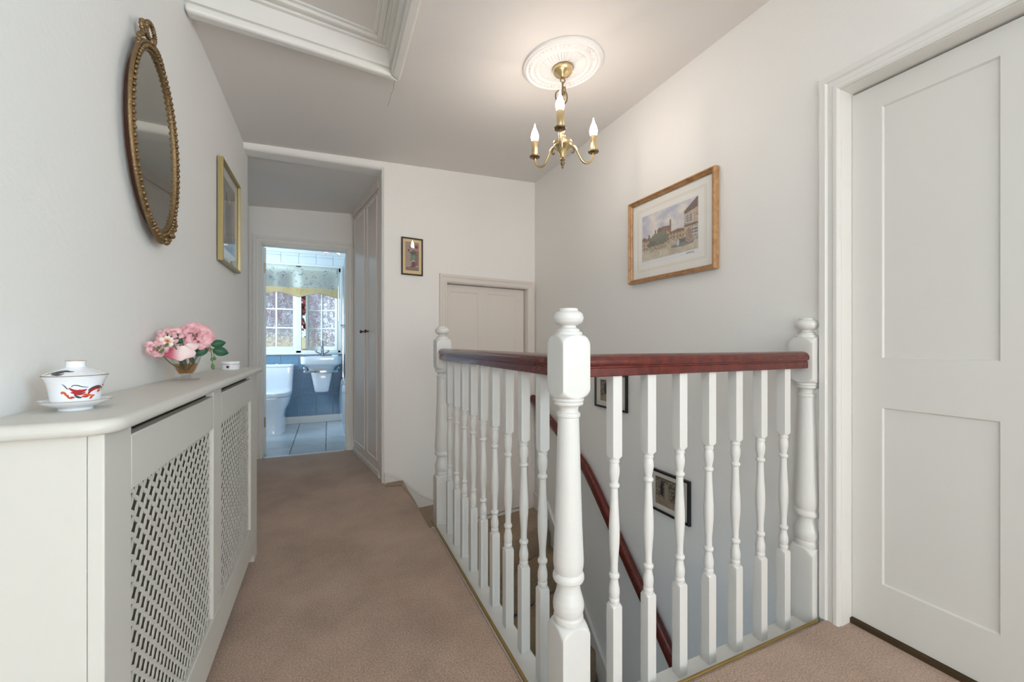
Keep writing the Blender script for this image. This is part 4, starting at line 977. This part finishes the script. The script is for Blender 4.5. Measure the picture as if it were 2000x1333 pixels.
def rose(name, label, pos, d, s, layers, base, group=None):
    r_ = thing(name, label, 'rose', pos, group=group)
    A = aim(d); rnd = random.Random(int(pos[1] * 1e4)); protos = {}
    core = MB(); core.grid(60, 6, lambda a, b: ((lambda t_, v: ((.012 + .0165 * t_ + .05 * v * v) * s * math.cos(t_), (.012 + .0165 * t_ + .05 * v * v) * s * math.sin(t_), s * (.05 + (.62 - .010 * t_) * v)))(.6 + a * 4.2 * PI, b)))
    core.col = [mixc(mixc(PCOL[1], PCOL[0], .55), mixc(PCOL[2], PCOL[1], .5), (k // 61) / 6) for k in range(61 * 7)]; core.xf(A)
    obj('heart', core, M['petal'], r_, smooth=80)
    for li, (n, rad, w, h, cup, curl, tilt) in enumerate(layers):
        for k in range(n):
            a = 2 * PI * (k + .37 * li) / n + rnd.uniform(-.12, .12)
            key = li
            if key not in protos:
                o_ = obj('petal', petal_mb(w * s, h * s, cup * s, curl * s), M['petal'], r_, smooth=80); protos[key] = o_
            else:
                o_ = protos[key].copy(); C.objects.link(o_); o_.parent = r_
            o_.matrix_local = A @ Matrix.Rotation(a, 4, 'Z') @ Matrix.Translation((0, rad * s, -.012 * s * li)) @ Matrix.Rotation(-tilt + rnd.uniform(-.07, .07), 4, 'X') @ Matrix.Scale(rnd.uniform(.92, 1.08), 4)
    st_ = [Vector((0, 0, 0)) + A @ Vector((0, 0, 0)), (Vector(base) - Vector(pos)) * .45 + Vector((0, 0, -.012)), Vector(base) - Vector(pos)]
    obj('stem', MB().tube(spline(st_, 8), .0016, 8), M['stem'], r_, smooth=60)
    cal = obj('calyx', MB().lathe([(.002, -.010 * s * 10 * .1), (.10 * s, -.02 * s), (.13 * s, .04 * s), (.10 * s, .10 * s)], 10).xf(A), M['bud'], r_, smooth=60)
    return r_
FULL = [(4, .17, .52, .66, .13, .05, .12), (5, .17, .60, .68, .14, .06, .26), (5, .16, .74, .74, .14, .12, .50), (6, .17, .84, .80, .12, .20, .80), (6, .17, .86, .80, .10, .24, 1.12)]
HALF = [(4, .16, .60, .70, .14, .07, .30), (5, .14, .74, .78, .13, .14, .62), (5, .15, .80, .84, .10, .20, .98)]
rose('rose', 'largest full pink rose facing the camera above the vase', (-.378, 1.560, TZ + .130), (.24, -.84, .42), .050, FULL, (VX + .004, VY, TZ + .03))
rose('rose', 'pale pink rose to the left of the largest rose, nearest the wall', (-.425, 1.512, TZ + .130), (.02, -.66, .74), .039, HALF, (VX - .004, VY - .002, TZ + .03))
rose('rose', 'drooping pink rose hanging at the far left of the bunch', (-.434, 1.438, TZ + .100), (.02, -.75, -.35), .029, HALF, (VX - .005, VY + .003, TZ + .03))
rose('rose', 'small pink rose half hidden at the right end of the bunch', (-.405, 1.712, TZ + .096), (.30, .35, .45), .036, HALF, (VX + .006, VY + .006, TZ + .03))
# one broad drooping bloom in front
lb = thing('open_bloom', 'broad white and crimson edged petal bloom drooping in front of the vase', 'flower', (-.400, 1.503, TZ + .106))
for k, (rz, tl_, sc2, off) in enumerate(((0, .25, 1.0, (0, 0, 0)), (.55, .02, .70, (.010, .012, .004)))):
    mb = petal_mb(.074, .042, .009, -.008, 12, 12, 0, .9); mb.col = [mixc(mixc(c, col(250, 236, 232), .55), col(196, 24, 82), min(.9, max(0, (-p[0] + .001) / .024))) for c, p in zip(mb.col, mb.v)]
    o_ = obj('petal', mb, M['petal'], lb, smooth=80)
    zv = (Vector((.25, -.97, 0)) * math.sin(tl_) + Vector((0, 0, -math.cos(tl_)))).normalized(); xv = Vector((.968, .25, 0)); yv = zv.cross(xv)
    o_.matrix_local = frame_m(off, xv, yv, zv) @ Matrix.Rotation(rz, 4, 'Y') @ Matrix.Scale(sc2, 4)
obj('stem', MB().tube(spline([(0, 0, 0), (-.003, .02, -.02), (VX + .400, VY - 1.503, -.076)], 6), .0015, 8), M['stem'], lb, smooth=60)
# white and orange freesia
fz = thing('freesia', 'small white and peach freesia left of the vase', 'flower', (-.413, 1.442, TZ + .119))
for k in range(5):
    mb = petal_mb(.015, .018, .003, .006, 6, 6); mb.col = [mixc(col(244, 226, 214), col(232, 150, 100), max(0, 1 - p[2] / .013)) for p in mb.v]
    o_ = obj('petal', mb, M['petal'], fz, smooth=80); o_.matrix_local = aim((.25, -.8, .1)) @ Matrix.Rotation(k * PI / 2.5, 4, 'Z') @ Matrix.Translation((0, .002, 0)) @ Matrix.Rotation(-.45 - .3 * (k % 2), 4, 'X')
obj('stem', MB().tube(spline([(0, 0, 0), (.004, .045, -.012), (VX + .413, VY - 1.442, -.085)], 6), .0013, 8), M['stem'], fz, smooth=60)
for k, (dx, dy, dz) in enumerate(((-.012, -.02, -.016), (-.002, -.032, -.026), (.004, -.018, -.010))):
    obj('bud', MB().lathe([(.0005, -.010), (.003, -.005), (.0042, .0), (.003, .006), (.0006, .011)], 10).xf(Matrix.Translation((dx, dy, dz)) @ aim((-.1, -.8, -.5))), M['bud'], fz, smooth=60)
# leaf sprays
def leaf_mb(l, w):
    mb = MB()
    def f(a, b):
        v = b; u = a * 2 - 1; ww = w * math.sin(min(1, v * .97 + .03) * PI) ** .75 * (1 - .25 * v)
        return (u * ww / 2, -.18 * w * abs(u) - .10 * l * v * v, l * v)
    return mb.grid(6, 9, f)
def spray(label, pos, leaves, base, buds=()):
    s_ = thing('leaf_spray', label, 'leaves', pos)
    for (x, y, z, d, l, w_, roll) in leaves:
        o_ = obj('leaf', leaf_mb(l, w_), M['leaf'], s_, smooth=80)
        dv = Vector(d).normalized(); tc_ = Vector((-pos[0], -pos[1], .15)).normalized()
        yv = (tc_ - dv * tc_.dot(dv)).normalized(); xv = yv.cross(dv).normalized()
        o_.matrix_local = frame_m((x, y, z), xv, yv, dv) @ Matrix.Rotation(roll, 4, 'Z')
        obj('leaf_stalk', MB().tube([(0, 0, 0), (x, y, z)], .0010, 6), M['stem'], s_)
    obj('stem', MB().tube(spline([(0, 0, 0), tuple((Vector(base) - Vector(pos)) * .5 + Vector((0, 0, .012))), tuple(Vector(base) - Vector(pos))], 6), .0014, 8), M['stem'], s_, smooth=60)
    for (x, y, z, l) in buds:
        b_ = obj('bud', MB().lathe([(.0006, 0), (.0035, .25 * l), (.0048, .55 * l), (.003, .85 * l), (.0006, l)], 10).xf(Matrix.Translation((x, y, z)) @ aim((.15, -.25, -.9))), M['bud'], s_, smooth=60)
        obj('leaf_stalk', MB().tube(spline([(0, 0, 0), (x * .6, y * .6, z * .3), (x, y, z)], 5), .0009, 6), M['stem'], s_, smooth=60)
    return s_
spray('pair of dark green rose leaves and buds at the right of the vase', (-.338, 1.547, TZ + .100),
      [(.004, 0, .008, (.93, .30, .20), .040, .030, .1), (.008, .004, -.006, (.93, .30, -.26), .044, .035, -.1), (-.004, -.002, -.006, (-.86, -.26, -.28), .044, .031, .1)],
      (VX + .006, VY + .002, TZ + .03), [(.006, -.002, -.030, .013), (.012, .0, -.028, .012), (.008, -.004, -.048, .022)])
spray('single dark green rose leaf between the left roses and the largest rose', (-.392, 1.497, TZ + .116), [(0, 0, 0, (-.80, -.22, .55), .044, .032, .0)], (VX, VY - .004, TZ + .03))
spray('submerged green leaves inside the glass vase', (VX, VY, TZ + .066), [(-.004, -.006, .0, (-.1, .1, -.9), .034, .020, .1), (.010, .004, .004, (.3, .2, -.7), .026, .016, 0)], (VX, VY, TZ + .024))

# ------------------------------------------------------------------ built-in wardrobe in the passage
wb = thing('built_in_wardrobe', 'tall pale built-in wardrobe with two doors at the right of the passage', 'wardrobe', mtx=WARD)
obj('carcass', MB().box(0, 0, -.45, WL, 2.235, -.021), M['wardp'], wb)
mb = MB().box(0, 0, -.02, .018, 2.235, 0).box(WL - .02, 0, -.02, WL, 2.235, 0).box(.018, 2.145, -.02, WL - .02, 2.235, 0).box(.018, 0, -.02, WL - .02, .075, 0)
obj('face_frame', mb, M['wardp'], wb, bevel=.0015)
obj('scribe_moulding', MB().box(0, 2.150, 0, WL, 2.235, .012), M['wardp'], wb, bevel=.004)
obj('plinth', MB().box(0, 0, 0, WL, .045, .012), M['wardp'], wb, bevel=.004)
for i, (a, b, kx) in enumerate(((.020, .452, .385), (.476, WL - .022, .540))):
    mb = MB().box(a, .078, -.018, b, 2.142, .004)
    d_ = obj('door', mb, M['wardp'], wb, bevel=.002)
    q = .03; mo = MB()
    mo.rings([[(a + q + e, .078 + q + e, z), (b - q - e, .078 + q + e, z), (b - q - e, 2.142 - q - e, z), (a + q + e, 2.142 - q - e, z)] for e, z in ((0, .004), (.003, .010), (.010, .010), (.014, .004))], True, False, False)
    obj('moulding', mo, M['wardp'], d_)
    obj('knob', MB().lathe([(.0075, .004), (.0055, .012), (.006, .018), (.0135, .024), (.0145, .030), (.010, .036), (0, .0375)], 20).xf(Matrix.Translation((kx, 1.093, 0))), M['knobwood'], d_, smooth=40)
obj('centre_post', MB().box(.4535, .075, -.02, .4745, 2.145, .006), M['wardp'], wb, bevel=.002)

# ------------------------------------------------------------------ bathroom
BY = 5.72
w = MB(); BWX0, BWX1, BWZ0, BWZ1 = -.92, .140, .868, 1.957
w.box(-1.2, BY, -.2, BWX0, BY + .2, 2.6); w.box(BWX1, BY, -.2, 1.1, BY + .2, 2.6); w.box(BWX0, BY, -.2, BWX1, BY + .2, BWZ0); w.box(BWX0, BY, BWZ1, BWX1, BY + .2, 2.6)
wbk = struct('wall_bathroom_back', w, M['grout'], 'tiled bathroom wall with the window', 'wall')
struct('wall_bathroom_left', MB().box(-1.2, 4.2, -.2, -1.08, 4.5, 2.6).box(-1.2, 5.5, -.2, -1.08, BY, 2.6).box(-1.2, 4.5, -.2, -1.08, 5.5, .95).box(-1.2, 4.5, 1.95, -1.08, 5.5, 2.6), M['wall'], 'pale left wall of the bathroom', 'wall')
struct('wall_bathroom_right', MB().box(.96, 4.2, -.2, 1.1, BY, 2.6), M['paletile'], 'pale right wall of the bathroom', 'wall')
struct('ceiling_bathroom', MB().box(-1.2, 4.16, 2.112, 1.1, BY + .2, 2.2), M['plaster'], 'white bathroom ceiling', 'ceiling')
fb = struct('floor_bathroom', MB().box(-1.2, 4.10, -.2, 1.1, BY, -.004), M['fgrout'], 'bathroom floor of large marbled tiles', 'floor')
def tiles(parent, boxes, m, bev=.002):
    cache = {}
    for (x0, y0, z0, x1, y1, z1) in boxes:
        key = (round(x1 - x0, 3), round(y1 - y0, 3), round(z1 - z0, 3))
        if key not in cache:
            o_ = obj('tile', MB().box(0, 0, 0, x1 - x0, y1 - y0, z1 - z0), m, parent, bevel=bev, seg=1); cache[key] = o_
        else:
            o_ = cache[key].copy(); C.objects.link(o_); o_.parent = parent
        o_.location = (x0, y0, z0)
g_ = .0035
bx = []
for i in range(-3, 5):
    for j in range(6):
        x0 = -.323 + .298 * i; y0 = 4.135 + .298 * j; x1 = min(x0 + .298, .96); y1 = min(y0 + .298, BY - .001); x0 = max(x0, -1.08)
        if x1 - x0 > .02 and y1 - y0 > .02: bx.append((x0 + g_, y0 + g_, -.004, x1 - g_, y1 - g_, .0))
tiles(fb, bx, M['floortile'], .0015)
bx = []
for i in range(-3, 8):
    x0 = -.533 + .195 * i; x1 = x0 + .195
    x0 = max(x0, -1.08); x1 = min(x1, .96)
    if x1 - x0 < .02: continue
    for z0, z1 in ((.045, .350), (.350, .661), (.661, .857)): bx.append((x0 + .0025, BY - .008, z0 + .0025, x1 - .0025, BY, z1 - .0025))
tiles(wbk, bx, M['bluetile'])
bx = []
for i in range(-3, 8):
    x0 = max(-.533 + .195 * i, -1.08); x1 = min(-.533 + .195 * (i + 1), .96)
    if x1 - x0 > .02: bx.append((x0 + .0015, BY - .008, 1.985, x1 - .0015, BY, 2.075)); bx.append((x0 + .0015, BY - .008, 2.0765, x1 - .0015, BY, 2.111))
    if x0 > .18 and x1 - x0 > .02:
        for z0, z1 in ((.857, 1.17), (1.17, 1.48), (1.48, 1.79), (1.79, 1.985)): bx.append((x0 + .0015, BY - .008, z0 + .0015, x1 - .0015, BY, z1 - .0015))
tiles(wbk, bx, M['paletile'])
struct('baseboard_bathroom', MB().box(-1.08, BY - .022, 0, .16, BY - .0085, .088), M['trim'], 'cream skirting under the blue bathroom tiles', 'skirting', bevel=.004)
# window
wn = thing('window_1', 'white casement bathroom window with obscured panes, right sash ajar', 'window', (0, BY, BWZ0), kind='structure')
mb = MB(); h_ = BWZ1 - BWZ0
for a, b in ((BWX0, BWX0 + .03), (-.372, -.312), (.108, BWX1)): mb.box(a, .015, 0, b, .075, h_)
mb.box(BWX0, .015, 0, BWX1, .075, .035); mb.box(BWX0, .015, h_ - .045, BWX1, .075, h_)
obj('window_frame', mb, M['winframe'], wn, bevel=.003)
obj('window_sill', MB().box(BWX0, -.030, -.014, BWX1 + .02, .04, .008), M['winframe'], wn, bevel=.004)
obj('casing', MB().box(BWX1, -.012, -.012, BWX1 + .036, .0, h_ + .028).box(BWX0 - .03, -.012, h_, BWX1, 0, h_ + .028), M['winframe'], wn, bevel=.003)
def casement(w_, h2, label, xp, ang, flip):
    fr = MB(); sw = .032
    fr.box(0, -.018, 0, sw, .018, h2); fr.box(w_ - sw, -.018, 0, w_, .018, h2); fr.box(sw, -.018, 0, w_ - sw, .018, .05); fr.box(sw, -.018, h2 - sw, w_ - sw, .018, h2)
    iw = (w_ - 2 * sw); bars = [.05 + (h2 - .05 - sw) * k / 4 for k in range(1, 4)]
    fr.box(w_ / 2 - .010, -.012, .05, w_ / 2 + .010, .012, h2 - sw)
    for z in bars: fr.box(sw, -.0115, z - .009, w_ / 2 - .010, .0115, z + .009); fr.box(w_ / 2 + .010, -.0115, z - .009, w_ - sw, .0115, z + .009)
    if flip: fr.v = [(-x, y, z) for x, y, z in fr.v]
    o_ = obj('casement', fr, M['winframe'], wn, bevel=.0025); o_.location = (xp, .045, .035); o_.rotation_euler = (0, 0, ang)
    zz = [.05] + bars + [h2 - sw]
    pr = None
    for i in range(2):
        for j in range(4):
            xa, xb = (sw, w_ / 2 - .010) if i == 0 else (w_ / 2 + .010, w_ - sw); za = zz[j] + (.009 if j else 0); zb = zz[j + 1] - (.009 if j < 3 else 0)
            p_ = MB().box(xa - .002, -.002, za - .002, xb + .002, .002, zb + .002)
            if flip: p_.v = [(-x, y, z) for x, y, z in p_.v]
            obj('pane', p_, M['obscure'], o_)
    return o_
casement(.425, h_ - .08, '', -.372, 0, True)
c2 = casement(.42, h_ - .08, '', .108, R(-27), True)
obj('stay', MB().tube([(-.30, .035, .05), (-.25, .14, .05)], .005, 8), M['dbrass'], wn)
w3 = thing('added_window_3', 'unseen white framed side window added to light the bathroom', 'window', (-1.14, 5.0, .95), kind='structure')  # made-up window, placed so the bathroom fill lamp has an opening
obj('window_frame', MB().box(-.03, -.5, 0, .03, -.45, 1).box(-.03, .45, 0, .03, .5, 1).box(-.03, -.45, 0, .03, .45, .05).box(-.03, -.45, .95, .03, .45, 1), M['winframe'], w3, bevel=.003)
obj('pane', MB().grid(1, 1, lambda a, b: (0, lerp(-.45, .45, a), lerp(.05, .95, b))), M['glass'], w3)
# roller blind
bl = thing('roller_blind', 'pale translucent printed roller blind with a scalloped yellow hem', 'blind', (0, BY + .002, 1.58))
zz = [(-.80, .0), (-.79, .005), (-.565, .058), (-.34, .0), (-.115, .058), (.104, .0)]
def hem(x): return interp(zz, x) - .012
N = 60
mb = MB().grid(N, 1, lambda a, b: (lerp(-.80, .104, a), -.004, lerp(.105, .33, b)))
obj('blind_cloth', mb, M['blind'], bl)
mb = MB().grid(N, 1, lambda a, b: (lerp(-.80, .104, a), -.0042, lerp(hem(lerp(-.80, .104, a)), .105, b)))
obj('scalloped_hem', mb, M['blindband'], bl)
obj('hem_braid', MB().tube([(lerp(-.80, .104, k / N), -.005, hem(lerp(-.80, .104, k / N))) for k in range(N + 1)], .003, 6), mat('blind_braid', rgb(150, 140, 122), .8), bl)
obj('roller', MB().tube([(-.80, -.004, .345), (.106, -.004, .345)], .016, 14), M['blind'], bl, smooth=40)
obj('bracket', MB().box(.106, -.024, .325, .118, .006, .368), M['chrome'], bl)
obj('pull_chain', MB().tube([(.113, -.018, .33), (.113, -.018, -.30)], .0015, 6), M['chrome'], bl)

# basin with half pedestal
bs = thing('wash_basin', 'white wall hung wash basin with half pedestal under the window', 'basin', (-.078, BY - .009, .40))
B0 = .40
obj('bowl', MB().loft([(0, -.155, .335, .165, .125, 3), (0, -.165, .30, .15, .11, 3), (0, -.18, .345, .218, .178, 7), (0, -.18, .350, .222, .18, 8), (0, -.182, .430, .227, .182, 8), (0, -.182, .436, .225, .180, 8), (0, -.19, .436, .185, .125, 4), (0, -.19, .40, .165, .11, 3.5), (0, -.18, .355, .10, .08, 3)], 56), M['sanit'], bs, smooth=35)
obj('underside', MB().loft([(0, -.13, .225, .118, .10, 3.5), (0, -.15, .29, .150, .13, 3.5), (0, -.165, .348, .19, .155, 4.5)], 40), M['sanit'], bs, smooth=50)
obj('pedestal', MB().loft([(0, -.115, .0, .074, .088, 4), (0, -.117, .012, .082, .094, 4), (0, -.125, .12, .100, .105, 4), (0, -.135, .225, .120, .115, 4), (0, -.135, .232, .115, .11, 4)], 40), M['sanit'], bs, smooth=50)
tp2 = thing('basin_tap', 'chrome monobloc basin tap with two crossed lever handles', 'tap', (-.072, BY - .10, B0 + .437))
obj('body', MB().lathe([(.024, 0), (.024, .006), (.017, .012), (.0155, .05), (.015, .13), (.012, .175), (.004, .186)], 20), M['tapchrome'], tp2, smooth=40)
obj('spout', MB().tube(spline([(0, -.01, .10), (0, -.05, .125), (0, -.10, .115), (0, -.115, .095)], 6), .009, 10), M['tapchrome'], tp2, smooth=50)
for s in (-1, 1):
    obj('handle', MB().tube([(0, 0, .012), (s * .075, -.005, .055)], .008, 10).tube([(s * .055, -.005, .070), (s * .085, -.005, .030 + .03)], .004, 8).tube([(s * .058, -.032, .05), (s * .068, .022, .052)], .004, 8), M['tapchrome'], tp2, smooth=50)
sd = thing('soap_dish', 'small dish with green soap on the right of the basin', 'soap dish', (.075, BY - .11, B0 + .437))
obj('dish', MB().loft([(0, 0, 0, .035, .025, 2.4), (0, 0, .012, .05, .035, 2.4), (0, 0, .013, .046, .031, 2.4), (0, 0, .006, .034, .022, 2.4)], 28), M['sanit'], sd, smooth=50)
obj('soap', MB().loft([(.004, 0, .007, .028, .018, 3), (.004, 0, .016, .033, .022, 3), (.004, 0, .024, .026, .016, 3)], 24), M['soap'], sd, smooth=60)
tr_ = thing('towel_rail', 'chrome towel rail looped round the basin pedestal', 'towel rail', (-.083, BY - .009, .655))
pth = [(-.185, 0, .02), (-.190, -.06, .012), (-.190, -.27, 0), (-.182, -.288, 0), (-.165, -.295, 0), (.165, -.295, 0), (.182, -.288, 0), (.190, -.27, 0), (.190, -.06, .012), (.185, 0, .02)]
rr = []
for i, p in enumerate(pth):
    d = (Vector(pth[min(i + 1, 9)]) - Vector(pth[max(i - 1, 0)])).normalized(); n_ = d.cross(Vector((0, 0, 1))).normalized()
    rr.append([Vector(p) + n_ * .004 + Vector((0, 0, .013)), Vector(p) - n_ * .004 + Vector((0, 0, .013)), Vector(p) - n_ * .004 - Vector((0, 0, .013)), Vector(p) + n_ * .004 - Vector((0, 0, .013))])
obj('rail', MB().rings(rr), M['chrome'], tr_, bevel=.002)
for s in (-1, 1): obj('rosette', MB().lathe([(.022, 0), (.022, .008), (.016, .012), (0, .013)], 20).xf(Matrix.Translation((s * .185, 0, .02)) @ Matrix.Rotation(PI / 2, 4, 'X')), M['chrome'], tr_, smooth=40)
# toilet
to = thing('toilet', 'white close coupled toilet left of the basin, partly behind the door', 'toilet', (-.585, BY - .009, 0))
obj('cistern', MB().loft([(0, -.10, .40, .165, .085, 6), (0, -.10, .42, .185, .092, 7), (0, -.10, .70, .198, .097, 8), (0, -.10, .712, .196, .095, 8)], 48), M['sanit'], to, smooth=35)
obj('cistern_lid', MB().loft([(0, -.10, .713, .196, .097, 8), (0, -.10, .718, .203, .102, 8), (0, -.10, .735, .203, .102, 8), (0, -.10, .745, .185, .09, 7)], 48), M['sanit'], to, smooth=40)
obj('flush_button', MB().lathe([(.02, .744), (.02, .751), (.016, .753), (0, .753)], 18, (.02, -.10, 0)), M['chrome'], to, smooth=40)
obj('pan', MB().loft([(0, -.33, 0, .135, .245, 3), (0, -.33, .02, .13, .24, 3), (0, -.33, .18, .122, .235, 3), (0, -.34, .25, .14, .26, 2.8), (0, -.36, .32, .175, .295, 2.6), (0, -.37, .385, .192, .312, 2.5), (0, -.37, .40, .194, .314, 2.5), (0, -.37, .405, .185, .305, 2.5)], 56), M['sanit'], to, smooth=50)
obj('seat_lid', MB().loft([(0, -.375, .408, .195, .292, 2.7), (0, -.375, .413, .200, .297, 2.7), (0, -.375, .428, .202, .299, 2.7), (0, -.375, .431, .196, .294, 2.7), (0, -.375, .434, .200, .298, 2.7), (0, -.375, .450, .200, .297, 2.7), (0, -.375, .458, .180, .275, 2.7), (0, -.375, .461, .12, .20, 2.7)], 56), M['sanit'], to, smooth=40)
# bath with bulging end and glass screen
bt_ = thing('bath', 'white shower bath with rounded end inside the bathroom door on the right', 'bath', (.505, 5.10, 0))
obj('panel', MB().loft([(0, 0, 0, .350, .60, 6), (0, 0, .02, .355, .605, 6), (0, 0, .16, .385, .612, 6), (0, 0, .30, .392, .612, 6), (0, 0, .42, .385, .61, 6), (0, 0, .470, .378, .61, 6)], 72), M['sanit'], bt_, smooth=50)
obj('rim', MB().loft([(0, 0, .472, .372, .605, 6), (0, 0, .476, .379, .613, 6), (0, 0, .520, .377, .613, 6), (0, 0, .535, .370, .612, 6), (0, 0, .548, .366, .608, 6), (0, 0, .552, .360, .60, 6), (0, 0, .552, .30, .53, 5), (0, 0, .53, .28, .51, 5), (0, 0, .484, .24, .46, 4)], 72), M['sanit'], bt_, smooth=40)
obj('waste', MB().lathe([(.03, .4842), (.03, .489), (0, .490)], 20, (0, .35, 0)), M['chrome'], bt_, smooth=40)
ss = thing('shower_screen', 'clear glass shower screen standing on the edge of the bath', 'shower screen', (.172, 5.10, .553))
obj('glass_panel', MB().box(-.004, -.10, .006, .004, .60, 1.42), M['screen'], ss)
obj('edge_profile', MB().box(-.010, .595, 0, .010, .61, 1.43), M['chrome'], ss)
obj('bottom_strip', MB().box(-.006, -.10, 0, .006, .60, .007), M['chrome'], ss)
obj('clamp', MB().tube([(-.045, .18, .655), (.045, .18, .665)], .014, 12), M['chrome'], ss, smooth=40)
# ceiling spots
sp = thing('ceiling_spotlight', 'chrome twin spotlight bar on the bathroom ceiling', 'spotlight', (.03, 5.30, 2.112))
obj('bar', MB().box(-.16, -.012, -.022, .16, .012, 0), M['chrome'], sp, bevel=.004)
for x, dx in ((-.078, .5), (.085, -.4)):
    T = Matrix.Translation((x, 0, -.03)) @ aim((dx, -.75, -.6))
    h2 = obj('lamp_head', MB().lathe([(.006, -.012), (.016, -.006), (.021, .010), (.026, .034), (.0245, .035), (.016, .02), (0, .018)], 22).xf(T), M['chrome'], sp, smooth=40)
    obj('lamp_face', MB().lathe([(0, .024), (.019, .025), (.020, .028), (0, .0285)], 18).xf(T), M['spot'], h2)

# ------------------------------------------------------------------ garden seen through the bathroom window
struct('ground', MB().box(-20, 6.0, -2.75, 20, 30, -2.7), M['lawn'], 'sunlit lawn outside the bathroom window', 'ground')
gw = obj('garden_wall', MB().box(-4.5, 8.3, -2.7, -.30, 8.5, 1.10), M['render'], label='pale sunlit garden wall outside the bathroom window', cat='wall')
rnd = random.Random(11)
tree = thing('copper_tree', 'copper leaved tree outside the bathroom window', 'tree', (-.4, 9.7, -2.7))
fo = MB()
for k in range(12000):
    th = rnd.uniform(0, 2 * PI); ph = math.acos(rnd.uniform(-1, 1)); q = rnd.uniform(.55, 1) ** .5
    x, y, z = 2.9 * q * math.sin(ph) * math.cos(th), 1.05 * q * math.sin(ph) * math.sin(th), 3.9 + 2.7 * q * math.cos(ph)
    a = Vector((rnd.uniform(-1, 1), rnd.uniform(-1, 1), rnd.uniform(-1, 1))).normalized(); b = a.orthogonal().normalized(); l = rnd.uniform(.10, .20)
    p = Vector((x, y, z)); i = len(fo.v); fo.v += [p, p + a * l * .5 + b * l * .3, p + a * l, p + a * l * .5 - b * l * .3]; fo.f.append((i, i + 1, i + 2, i + 3))
obj('foliage', fo, M['redleaf'], tree, kind='stuff')
obj('trunk', MB().tube([(0, 0, 0), (.05, 0, 1.2), (0, .05, 2.6), (.1, 0, 4.2)], [.16, .13, .11, .05], 12), M['bark'], tree, smooth=60)
